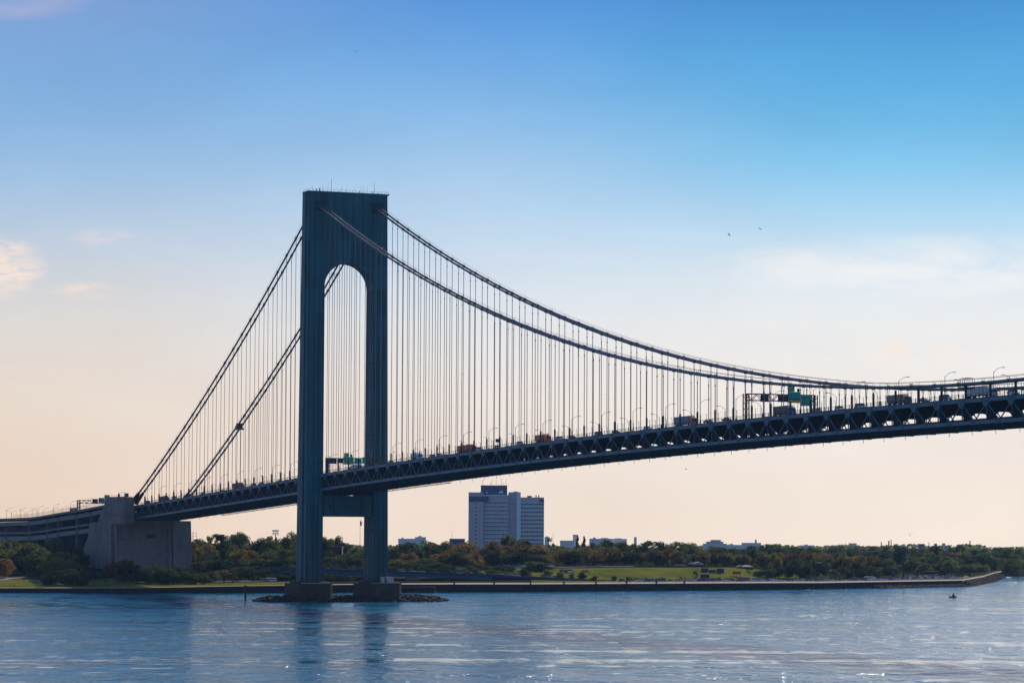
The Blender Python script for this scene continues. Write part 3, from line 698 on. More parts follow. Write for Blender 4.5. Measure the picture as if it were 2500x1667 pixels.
vrib('lower_roadway', -16, 16, -10.8, -10.3, M['asphalt']); vrib('lower_parapet', -16.6, -16.3, -10.4, -9.2, M['gusset'])
vrib('lower_girder', -15.9, -15.4, -15.0, -12.2, M['web']); vrib('lower_girder', 15.4, 15.9, -15.0, -12.2, M['truss'])
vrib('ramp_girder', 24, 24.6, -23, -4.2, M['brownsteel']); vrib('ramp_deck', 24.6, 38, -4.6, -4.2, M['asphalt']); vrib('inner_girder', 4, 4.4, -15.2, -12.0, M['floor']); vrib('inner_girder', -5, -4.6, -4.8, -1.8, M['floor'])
for x in (-471, -436, -518.5, -548, -596.5, -664, -740, -830):
    for y in (-14.6, 14.6):
        b = MB(); b.box(x - 1.5, x + 1.5, y - 1.6, y + 1.6, 4, vz(x) - 1.9); vn(b, 'column', M['viacol'])
    b = MB(); b.box(x - 1.2, x + 1.2, -13, 13, vz(x) - 5.2, vz(x) - 2); vn(b, 'crossbeam', M['viacol'])
    if x > -600:
        b = MB(); b.box(x - 1.1, x + 1.1, -13, 13, vz(x) - 19, vz(x) - 15.1); vn(b, 'crossbeam', M['viacol'])
b = MB(); xx = -400
while xx > -640:
    b.beam((xx, -17.15, vz(xx) + .7), (xx, -17.15, vz(xx) + 3.2), .1, .1); b.beam((xx, 17.15, vz(xx) + .7), (xx, 17.15, vz(xx) + 3.2), .1, .1)
    for y in (-17.15, 17.15):
        for h in (1.6, 2.4, 3.2): b.beam((xx, y, vz(xx) + h), (xx - 2.5, y, vz(xx - 2.5) + h), .05, .06)
    xx -= 2.5
vn(b, 'fence', M['lamp'])
# ------------------------------------------------------------------ rock islet round the piers
rnd = random.Random(11); b = MB()
def islet_r(y): return 20 + 3.5 * math.sin(y * .21) + 2 * math.sin(y * .57 + 1)
for i in range(1500):
    y = rnd.uniform(-47, 57); e = min((y + 48) / 12, (58 - y) / 15, 1); w = islet_r(y) * math.sqrt(max(e, .05))
    x = rnd.uniform(-w, w); h = max(0, 1 - (abs(x) / w) ** 2) * 2.3 * min(e * 1.6, 1)
    boulder(b, x, y, h + rnd.uniform(-.5, .15), rnd.uniform(.7, 1.6), rnd)
tag(b.build('rock_islet', M['rock']), kind='stuff')
b = MB(); b.box(-.4, .4, -.4, .4, -2, 7.2); b.box(-.6, .6, -.6, .6, 7.2, 7.7); o = b.build('mooring_pile', M['dark']); x, y = gp(604, 1606); o.location = (x, y, 0)
tag(o, 'dark timber mooring pile standing in the water off the end of the rocks', 'pile')
b = MB(); b.tube([(0, 0, 0), (0, 0, 4.2)], .12, 5); b.box(-.45, .45, -.1, .1, 2.6, 3.6); o = b.build('marker_post', M['dark']); o.location = (4, 47.5, 1.6)
tag(o, 'thin marker post on the rocks beyond the farther tower pier', 'marker')
b = MB(); b.box(-1, 1, -8, 8, 1, 3.4); o = b.build('fender_wall', M['pier']); o.location = (-5, 37, 0); tag(o, 'low dark wall on the rocks beside the farther tower pier', 'wall')
b = MB(); b.box(-13, 13, -4, 4, 0, 3.3)
o = b.build('jetty', M['seawall']); x, y = gp(1012, shore(1012) - 4); o.location = (x, y, 0); o.rotation_euler[2] = math.atan2(RH.y, RH.x); tag(o, 'short dark stone jetty below the seawall just past the tower', 'jetty')
for i, (yy, ww) in enumerate(((17.6, 1.3), (21.6, 3.6))):
    b = MB(); b.box(-1.5, 1.5, -ww / 2, ww / 2, 0, 3.0); b.box(-1.6, 1.6, -ww / 2 - .1, ww / 2 + .1, 3.0, 3.2)
    o = b.build('equipment_cabin', M['apt']); o.location = (10.8, yy, 9.9 if False else 9.35); tag(o, ('narrow' if i == 0 else 'wide') + ' pale equipment cabin on the farther tower pier', 'cabin')
# ------------------------------------------------------------------ lamps on the bridge
lamp0 = empty('street_lamp', (0, 0, 0))
b = MB(); b.tube([(0, 0, 0), (0, 0, 8.0)], [.13, .09], 6); b.box(-.25, .25, -.25, .25, -.1, .5); b.build('lamp_pole', M['lamp'], lamp0)
b = MB(); b.tube([(0, 0, 7.6), (0, .9, 8.5), (0, 2.1, 9.2), (0, 3.2, 9.35)], .07, 5); b.build('lamp_arm', M['lamp'], lamp0)
b = MB(); b.box(-.2, .2, 3.0, 4.2, 9.25, 9.45); b.build('lamp_head', M['lamp'], lamp0)
first = True
def place(proto, used, loc, rz=0, **k):
    o = proto if used[0] == 0 else copy_tree(proto); used[0] += 1
    o.location = loc; o.rotation_euler = (0, 0, rz); tag(o, **k); return o
ul_ = [0]
n_near = [-344.4 + 30.3 * i for i in range(0, 42)]; a = b_ = 0
for i in range(38):
    x = -314 + 30.28 * i if i < 10 else 110.9 + 30.3 * (i - 14)
    if abs(x) < 9 or x > 900: continue
    place(lamp0, ul_, (x, -14.9, dk(x) + .95), 0, label='%s street lamp from the anchorage along the near edge of the upper deck, arm inward' % ordw(a), cat='lamp', group='street lamps along the bridge deck'); a += 1
for i in range(-11, 27):
    x = 42.3 + 30.4 * i
    if abs(x) < 9 or x < -320: continue
    place(lamp0, ul_, (x, 14.9, dk(x) + .95), math.pi, label='%s street lamp from the anchorage along the far edge of the upper deck, arm inward' % ordw(b_), cat='lamp', group='street lamps along the bridge deck'); b_ += 1
def Py(u, v, y):
    d = F + RT * ((u - 1250) / FPX) - UP * ((v - 833.5) / FPX); t = (y - CX.y) / d.y; return CX + d * t
for i, (u, y, v, rz) in enumerate([(16, -15, 1240, 0), (28, 8, 1247, 0), (28.5, 8, 1247, math.pi), (50, -6, 1240, 0), (61, 4, 1247, math.pi), (66, 14, 1254, 0), (79, -10, 1241, 0), (90, 10, 1241, math.pi), (93, -15, 1236, 0), (105, -4, 1240, 0), (128, 6, 1239, 0), (131, -14, 1230, 0), (152, -3, 1236, 0), (172, -14.8, 1223, 0), (173, 0, 1232, 0), (181, 14, 1243, math.pi), (212, -14.8, 1216, 0), (214, 12, 1237, math.pi), (250, -14.8, 1213, 0), (290, 6, 1201, 0)]):
    p = Py(u, v, y); place(lamp0, ul_, (p.x, y, max(p.z - 9.3, vz(p.x) - 2.2)), rz, label='%s street lamp on the approach viaduct counting from its inland end' % ordw(i), cat='lamp', group='street lamps on the approach viaduct')
# ------------------------------------------------------------------ overhead sign gantries
def gantry(x, ztop, zroad, ya, yb, beam_h, signs, label, dense=True):
    g = empty('sign_gantry', (x, 0, zroad), label=label, cat='gantry')
    def gb(b, name, m_): o = b.build(name, m_, g); o.location = (-x, 0, -zroad); return o
    for s_, y in ((0, ya), (1, yb)):
        b = MB()
        for dx_ in (-.9, .9):
            for dy_ in (-.75, .75): b.beam((x + dx_, y + dy_, zroad), (x + dx_, y + dy_, ztop + .1), .36, .36, (1, 0, 0))
        k = 0; z = zroad
        while z < ztop - 1.2:
            b.beam((x + .9, y - .75, z), (x + .9, y + .75, z + 2.2), .14, .14, (1, 0, 0)); b.beam((x - .9, y + .75, z), (x - .9, y - .75, z + 2.2), .14, .14, (1, 0, 0)); z += 2.2
            b.beam((x + .9, y - .75, z), (x + .9, y + .75, z), .14, .14)
        gb(b, 'support', M['dark'])
    b = MB()
    for dx_ in (-.7, .7):
        for z in (ztop, ztop - beam_h): b.beam((x + dx_, ya, z), (x + dx_, yb, z), .36, .36)
        n = int(abs(yb - ya) / beam_h / .9)
        for i in range(n):
            y0 = lerp(ya, yb, i / n); y1 = lerp(ya, yb, (i + 1) / n)
            b.beam((x + dx_, y0, ztop - beam_h if i % 2 else ztop), (x + dx_, y1, ztop if i % 2 else ztop - beam_h), .2, .2)
    gb(b, 'truss_beam', M['dark'])
    for (y0, y1, z0, z1, mt, extra) in signs:
        b = MB(); b.box(x + .95, x + 1.15, y0, y1, z0, z1); so_ = gb(b, 'sign_panel', M[mt])
        if extra:
            for (a0, a1, c0, c1, m2) in extra:
                bb = MB(); bb.box(x + 1.15, x + 1.19, lerp(y0, y1, a0), lerp(y0, y1, a1), lerp(z0, z1, c0), lerp(z0, z1, c1)); oo = bb.build('sign_band', M[m2], so_)
    return g
yy = lambda u: -14.5 + (u - 1818) / 6.13
gantry(482, 88.5, dk(482) + .95, -14.5, 14.5, 2.4, [
    (yy(1852), yy(1873), 85.6, 88.7, 'signdark', None), (yy(1897), yy(1923.5), 85.7, 88.2, 'signdark', None),
    (yy(1924), yy(1956), 85.4, 89.6, 'green', [(0, 1, 0, .22, 'orange'), (.08, .9, .30, .42, 'blue')]),
    (yy(1924), yy(1940), 89.65, 91.9, 'green', [(.1, .62, .42, .95, 'orange')]), (yy(1947), yy(1953), 89.65, 90.9, 'signdark', None),
    (yy(1957), yy(1984.5), 84.4, 88.2, 'green', [(.12, .4, .68, .9, 'blue')])],
    'dark lattice sign gantry with green and orange panels on the main span')
y2 = lambda u: -17.6 + (u - 788) / 4.42
gantry(12, 73.4, dk(12) + .95, -13.2, 13.2, 2.2, [
    (y2(800), y2(827), 70.6, 73.6, 'signdark', None), (y2(829), y2(843), 70.9, 73.2, 'signdark', None),
    (y2(844), y2(868), 70.3, 74.2, 'green', [(0, 1, 0, .2, 'orange')]), (y2(845), y2(857), 74.25, 76.2, 'green', [(.05, .95, .5, .95, 'orange')]), (y2(861), y2(865), 74.25, 75.5, 'signdark', None),
    (y2(870), y2(887.5), 70.6, 73.8, 'green', None), (y2(889), y2(898), 71.4, 74.2, 'green', None)],
    'sign gantry with green and orange panels seen between the tower legs')
y3 = lambda u: -15.5 + (u - 200) / 3.62
gantry(-466, 55.0, vz(-466) - .2, -16.2, 15, 2.0, [
    (y3(230), y3(243), 53.2, 55.9, 'signdark', None), (y3(245), y3(258.5), 53.3, 56.6, 'grey', None), (y3(259), y3(271), 52.6, 58.6, 'green', [(0, 1, 0, .13, 'orange'), (.1, .8, .85, 1, 'orange')]), (y3(272), y3(276), 55, 57.4, 'signdark', None)],
    'sign gantry with truss beam on the viaduct just inland of the anchorage')
gantry(678, 85.0, dk(676) + .95, -14.8, 14.5, 2.6, [], 'bare dark lattice gantry at the highest part of the main span')
b = MB(); b.box(-.12, .12, -1.2, 1.2, 2.6, 4.2); b.beam((0, 0, 0), (0, 0, 2.6), .16, .16); o = b.build('message_board', M['dark']); o.location = (238, -13, dk(238) + .95); o.rotation_euler[2] = R(-55)
tag(o, 'small black message board on a post on the upper deck beside the near railing', 'sign board')
# ------------------------------------------------------------------ vehicles
def wheel_set(b, xs, w, r=.5):
    for x in xs:
        for s in (-1, 1): b.tube([(x, s * (w / 2 - .32), r), (x, s * (w / 2), r)], r, 10)
def truck(name, L_, H_, boxmat, cabmat, label, cat='truck', load=True, Wd=2.55):
    t = empty(name, (0, 0, 0), label=label, cat=cat)
    b = MB(); b.box(-L_, 0, -Wd / 2, Wd / 2, 1.15, 1.15 + H_); b.k = 1
    n = max(3, int(L_ / 1.4))
    for i in range(n + 1):
        for s in (-1, 1): b.box(-L_ + L_ * i / n - .05, -L_ + L_ * i / n + .05, s * Wd / 2 - .03, s * Wd / 2 + .03, 1.2, 1.1 + H_)
    b.build('cargo_box', [boxmat, M['grey']], t)
    b = MB(); b.box(-L_, .4, -.45, .45, .8, 1.13); b.build('chassis', M['dark'], t)
    b = MB(); b.prism_y([(.45, .6), (3.2, .6), (3.2, 1.5), (2.85, 1.75), (2.45, 2.95), (.9, 3.0), (.45, 3.0)][::-1], -1.2, 1.2); ca = b.build('cab', cabmat, t)
    b = MB(); b.prism_y([(2.86, 1.80), (2.93, 1.80), (2.56, 2.8), (2.49, 2.8)][::-1], -1.05, 1.05)
    for s in (-1, 1): b.box(1.3, 2.3, s * 1.2 - .02, s * 1.2 + .02, 1.9, 2.7)
    b.build('window', M['glass'], ca)
    if load:
        b = MB(); b.prism_y([(.5, 3.0), (1.6, 3.02), (.5, 3.9)][::-1], -1.1, 1.1); b.build('wind_deflector', cabmat, ca)
    for x in [-L_ + .9, -L_ + 2.1, -.3, 2.3]:
        for s in (-1, 1):
            b = MB(); b.tube([(x, s * .88, .5), (x, s * 1.24, .5)], .5, 10); b.build('wheel', M['tyre'], t)
    return t
P_ = lambda n, c, r=.5: mat(n, c, r, noise=.2, scale=.6)
bm = {'rust': P_('box_rust', (.9, .16, .05)), 'pale': P_('box_pale', (.85, .80, .86)), 'mauve': P_('box_mauve', (.34, .24, .26)), 'steel': P_('box_steel', (.22, .27, .40)), 'brown': P_('box_brown', (.20, .10, .10)), 'darkred': P_('box_darkred', (.28, .05, .04))}
for (nm, x0, L_, H_, c, cb, y, dr, lab) in [
    ('container_truck', 199, 15.5, 2.7, 'rust', 'darkred', -9.5, 0, 'rust red container truck on the near side of the main span'),
    ('box_truck', 131, 7.2, 2.5, 'pale', 'pale', -9.5, 0, 'small pale box truck with white cab just past the tower'),
    ('container_truck', 284, 9.5, 2.6, 'rust', 'rust', -9.5, 0, 'red brown box truck left of middle on the main span'),
    ('container_truck', 426, 13, 2.9, 'steel', 'rust', -9.5, 0, 'slate grey container truck with red cab on the main span'),
    ('box_truck', 507, 10.5, 2.7, 'brown', 'steel', -9.5, 0, 'dark brown box truck under the green sign gantry'),
    ('box_truck', 590, 9.6, 2.6, 'mauve', 'brown', -9.5, 0, 'greyish brown box truck right of the sign gantry'),
    ('semi_trailer', 645, 12.6, 2.9, 'pale', 'white', -9.5, 0, 'large pale semi trailer truck near the top of the main span'),
    ('box_truck', -144, 11, 2.6, 'darkred', 'darkred', -9.5, 0, 'dark red truck on the side span between anchorage and tower'),
    ('semi_trailer', -22, 13, 2.8, 'pale', 'grey', -9.5, 0, 'pale grey trailer truck just behind the near tower leg'),
    ('box_truck', -290, 9.5, 2.4, 'brown', 'brown', -9.5, 0, 'dark truck on the side span close to the anchorage'),
    ('box_truck', 34, 7, 2.4, 'pale', 'white', -4.5, 0, 'white box truck seen between the tower legs'),
    ('box_truck', -500, 9, 2.6, 'brown', 'brown', -9.5, 0, 'dark truck on the approach viaduct')]:
    t = truck(nm, L_, H_, bm[c], bm.get(cb) or M[cb], lab)
    zz = vz(x0) - .2 if x0 < -372 else dk(x0) + .96
    t.location = (x0, y, zz); sl = (dk(x0 + 1) - dk(x0)); t.rotation_euler = (0, -math.atan(sl) if x0 > -372 else -.04, 0)
def car_mesh(kind='sedan'):
    b = MB(); h = {'sedan': 1.42, 'suv': 1.75, 'van': 2.1}[kind]; L_ = {'sedan': 4.6, 'suv': 4.8, 'van': 5.4}[kind]; f = L_ / 2; w = .92
    if kind == 'sedan': lo = [(-f, .35), (-f, .92), (-f + .9, .98), (f - 1.3, .95), (f - .1, .78), (f, .35)]; up_ = [(-f + .75, .96), (-f + 1.5, h), (.35, h), (f - 1.35, .94)]
    elif kind == 'suv': lo = [(-f, .4), (-f, 1.05), (f - 1.25, 1.08), (f - .1, .9), (f, .4)]; up_ = [(-f + .1, 1.06), (-f + .45, h), (.6, h), (f - 1.3, 1.07)]
    else: lo = [(-f, .4), (-f, 1.2), (f - .9, 1.2), (f - .1, .95), (f, .4)]; up_ = [(-f + .02, 1.19), (-f + .15, h), (f - 1.7, h), (f - .95, 1.19)]
    b.k = 0; b.prism_y(lo[::-1], -w, w); b.k = 1
    n = len(b.v)
    for y, q in ((-w + .06, 0), (w - .06, 0)): b.v += [(p[0], y * (.86 if 0 < i < 3 else 1), p[1]) for i, p in enumerate(up_)]
    b.f += [[n, n + 1, n + 2, n + 3], [n + 7, n + 6, n + 5, n + 4], [n, n + 4, n + 5, n + 1], [n + 2, n + 6, n + 7, n + 3]]; b.m += [1] * 4
    b.k = 0; b.box(up_[1][0] + .02, up_[2][0] - .02, -w * .8, w * .8, h - .03, h + .03); b.k = 2
    for x in (-f + .85, f - .85):
        for s in (-1, 1): b.tube([(x, s * (w - .2), .33), (x, s * (w + .02), .33)], .33, 8)
    return b
carme = {}
for kd in ('sedan', 'suv', 'van'):
    for cn, cm in CARS.items():
        o = car_mesh(kd).build('car', [cm, M['glass'], M['tyre']]); carme[kd, cn] = o.data; bpy.data.objects.remove(o)
carcount = {}
def car(loc, rz, kd, cn, where, group, fmt='%s %s %s counting along %s'):
    key = (kd, cn, where); i = carcount.get(key, 0); carcount[key] = i + 1
    nm = {'sedan': 'car', 'suv': 'suv', 'van': 'van'}[kd]
    o = bpy.data.objects.new({'sedan': 'sedan_car', 'suv': 'offroad_car', 'van': 'panel_van'}[kd], carme[kd, cn]); COL.objects.link(o); o.location = loc; o.rotation_euler = (0, 0, rz)
    tag(o, '%s %s %s from the left %s' % (ordw(i), cn, {'sedan': 'sedan', 'suv': 'offroader', 'van': 'van'}[kd], where), 'car' if kd != 'van' else 'van', group); return o
rnd = random.Random(5)
def pick(): return rnd.choice(['sedan', 'sedan', 'suv', 'suv', 'van']), rnd.choice(['white', 'white', 'silver', 'silver', 'black', 'blue', 'red', 'grey', 'black'])
for x in [-318, -262, -236, -205, -178, -120, -98, -75, 44, 58, 76, 102, 150, 166, 215, 230, 262, 305, 318, 345, 362, 392, 446, 462, 528, 545, 560, 608, 622, 664, 690, 715]:
    kd, cn = pick(); car((x, rnd.choice([-9.5, -12.4]), dk(x) + .96), 0, kd, cn, 'on the upper deck', 'cars on the upper bridge deck')
for x in [-330, -322, -308, 66, 130, 150, 172, 210, 330]:
    kd, cn = pick(); car((x, rnd.choice([-11, -7.5]), dk(x) - DEP + .46), 0, kd, cn, 'on the lower deck behind the truss', 'cars on the lower bridge deck')
# maintenance platforms on the cables
t = empty('cable_platform', (641, -15.7, cz(641)), label='dark maintenance platform with hooped cover hung on the near main cable', cat='platform')
b = MB(); b.box(-2.2, 2.0, -1.9, 1.9, -1.5, -.9); b.build('platform_tray', M['dark'], t)
for x in (-2.1, -.8, .6, 1.9):
    b = MB(); b.tube([(x, -1.8, -1), (x, -1.8, 1.5), (x, -1.3, 2.0), (x, 1.3, 2.0), (x, 1.8, 1.5), (x, 1.8, -1)], .09, 5, False); b.build('hoop', M['dark'], t)
b = MB(); b.box(-2.1, 1.9, -.6, .6, 1.9, 1.98); b.build('cover', M['dark'], t)
pp = Py(557, 1076, -0.); x = -158
t = empty('cable_platform', (-225, 15.7, cz(-225)), label='small red and dark work basket on the far side cable between anchorage and tower', cat='platform')
b = MB(); b.box(-1.6, 1.6, -2.2, 2.2, -2.2, -1.2); b.build('platform_tray', bm['darkred'], t)
b = MB(); b.box(-.2, .2, -2, 2, -1.2, 1.6); b.box(-1.6, -1.4, -2.2, -2, -1.2, .3); b.build('hanger_frame', M['dark'], t)
# ------------------------------------------------------------------ trees
def crown_mesh(seed, n=1500, shape='round'):
    rnd = random.Random(seed); vs = []; fs = []
    lobes = []
    nl = {'round': 15, 'umbrella': 9, 'cone': 12, 'loose': 11}[shape]
    for i in range(nl):
        t = rnd.uniform(0, 2 * math.pi)
        if shape == 'umbrella': r = rnd.uniform(0, .36); z = rnd.uniform(.68, .9); s = rnd.uniform(.10, .17); sz = s * .45
        elif shape == 'cone': z = rnd.uniform(.18, .92); r = (1 - z) * .38 * rnd.random(); s = .05 + (1 - z) * .24; sz = s * .8
        elif shape == 'loose': z = rnd.uniform(.3, .9); r = .34 * math.sqrt(rnd.random()) * (1 - abs(z - .55)); s = rnd.uniform(.09, .16); sz = s * .8
        else:
            z = rnd.uniform(.16, .84); r = .38 * math.sqrt(rnd.random()) * math.sqrt(max(.15, 1 - ((z - .45) / .5) ** 2)); s = rnd.uniform(.15, .27); sz = s * .7
        lobes.append((r * math.cos(t), r * math.sin(t), z, s, sz))
    for i in range(n):
        l = rnd.choice(lobes); v = Vector((rnd.gauss(0, 1), rnd.gauss(0, 1), rnd.gauss(0, 1))).normalized(); q = rnd.uniform(.82, 1.05)
        if rnd.random() < .15: q *= rnd.random()
        c = Vector((l[0] + v.x * l[3] * q, l[1] + v.y * l[3] * q, l[2] + v.z * l[4] * q))
        nrm = (v + Vector((rnd.uniform(-.5, .5), rnd.uniform(-.5, .5), rnd.uniform(-.25, .6)))).normalized()
        a = nrm.orthogonal().normalized(); b = nrm.cross(a); w = rnd.uniform(.022, .05); t = rnd.uniform(0, 6.28)
        a, b = a * math.cos(t) + b * math.sin(t), b * math.cos(t) - a * math.sin(t)
        k = len(vs); e = rnd.uniform(.5, 1)
        vs += [tuple(c + a * w), tuple(c + b * w * e), tuple(c - a * w * .9), tuple(c - b * w * e * .8)]; fs.append([k, k + 1, k + 2, k + 3])
    me = bpy.data.meshes.new('crown'); me.from_pydata(vs, [], fs); me.materials.append(LEAF['green']); return me, lobes
def trunk_mesh(seed, lobes, top):
    b = MB(); rnd = random.Random(seed)
    b.tube([(0, 0, -.03), (.005, 0, .14), (.0, .01, .32), (0, 0, top)], [.032, .024, .018, .006], 6)
    for l in lobes[:6]:
        z0 = rnd.uniform(.16, .38); b.tube([(0, 0, z0), (l[0] * .6, l[1] * .6, lerp(z0, l[2], .6)), (l[0], l[1], l[2])], [.012, .008, .003], 4, False)
    o = b.build('trunk', M['bark']); me = o.data; bpy.data.objects.remove(o); return me
TREES = {}
for sh, k in (('round', 7), ('umbrella', 2), ('cone', 2), ('loose', 3)):
    TREES[sh] = []
    for i in range(k):
        me, lb = crown_mesh(100 + i * 7 + len(sh), {'round': 3000, 'umbrella': 900, 'cone': 1200, 'loose': 900}[sh], sh)
        TREES[sh].append((me, trunk_mesh(i, lb, {'round': .7, 'umbrella': .7, 'cone': .9, 'loose': .75}[sh])))
trnd = random.Random(21); tcount = {}; ntree = [0]
REG = [(200, 'left of the concrete anchorage'), (468, 'in front of the concrete anchorage'), (728, 'between the anchorage and the tower'), (912, 'seen between the tower legs'), (1140, 'between the tower and the apartment block'),
       (1345, 'below the apartment block'), (1520, 'just right of the apartment block'), (1880, 'above the grassy bank'), (2190, 'left of the waterfront car park'), (2370, 'behind the waterfront car park'), (9999, 'by the bend of the shore')]
NAME = {'green': 'mid green', 'olive': 'olive green', 'brown': 'rusty brown', 'orange': 'orange autumn', 'dark': 'dark green'}
def tree(u, v, w, D, c='green', sh='round', zb=None, tl=0):
    g = zg(u, D) if zb is None else zb
    H = max(ztop(v, u, D) - g, 3.5); Wd = w * 1.12 * D / FPX
    x, y = gp(u, D); i = trnd.randrange(len(TREES[sh])); me, tm = TREES[sh][i]
    row = 'front' if D - shore(u) < 130 else ('middle' if D - shore(u) < 420 else 'back')
    reg = next(r for a, r in REG if u < a)
    key = (c, row, reg); k = tcount.get(key, 0); tcount[key] = k + 1; ntree[0] += 1
    kind = {'round': 'tree', 'umbrella': 'pine_tree', 'cone': 'conifer_tree', 'loose': 'tree'}[sh]
    t = empty(kind, (x, y, g - .2), label='%s %s tree %s, %s row' % (ordw(k), NAME[c], reg, row), cat='tree', group='trees of the waterfront park')
    rz = trnd.uniform(0, 6.28)
    co = bpy.data.objects.new('crown', me); COL.objects.link(co); co.parent = t; co.scale = (Wd, Wd, H * 1.04); co.rotation_euler[2] = rz
    co.material_slots[0].link = 'OBJECT'; co.material_slots[0].material = LEAF[c]
    tr = bpy.data.objects.new('trunk', tm); COL.objects.link(tr); tr.parent = t; tr.scale = (Wd, Wd, H); tr.rotation_euler[2] = rz
G, O, B_, A_, K = 'green', 'olive', 'brown', 'orange', 'dark'
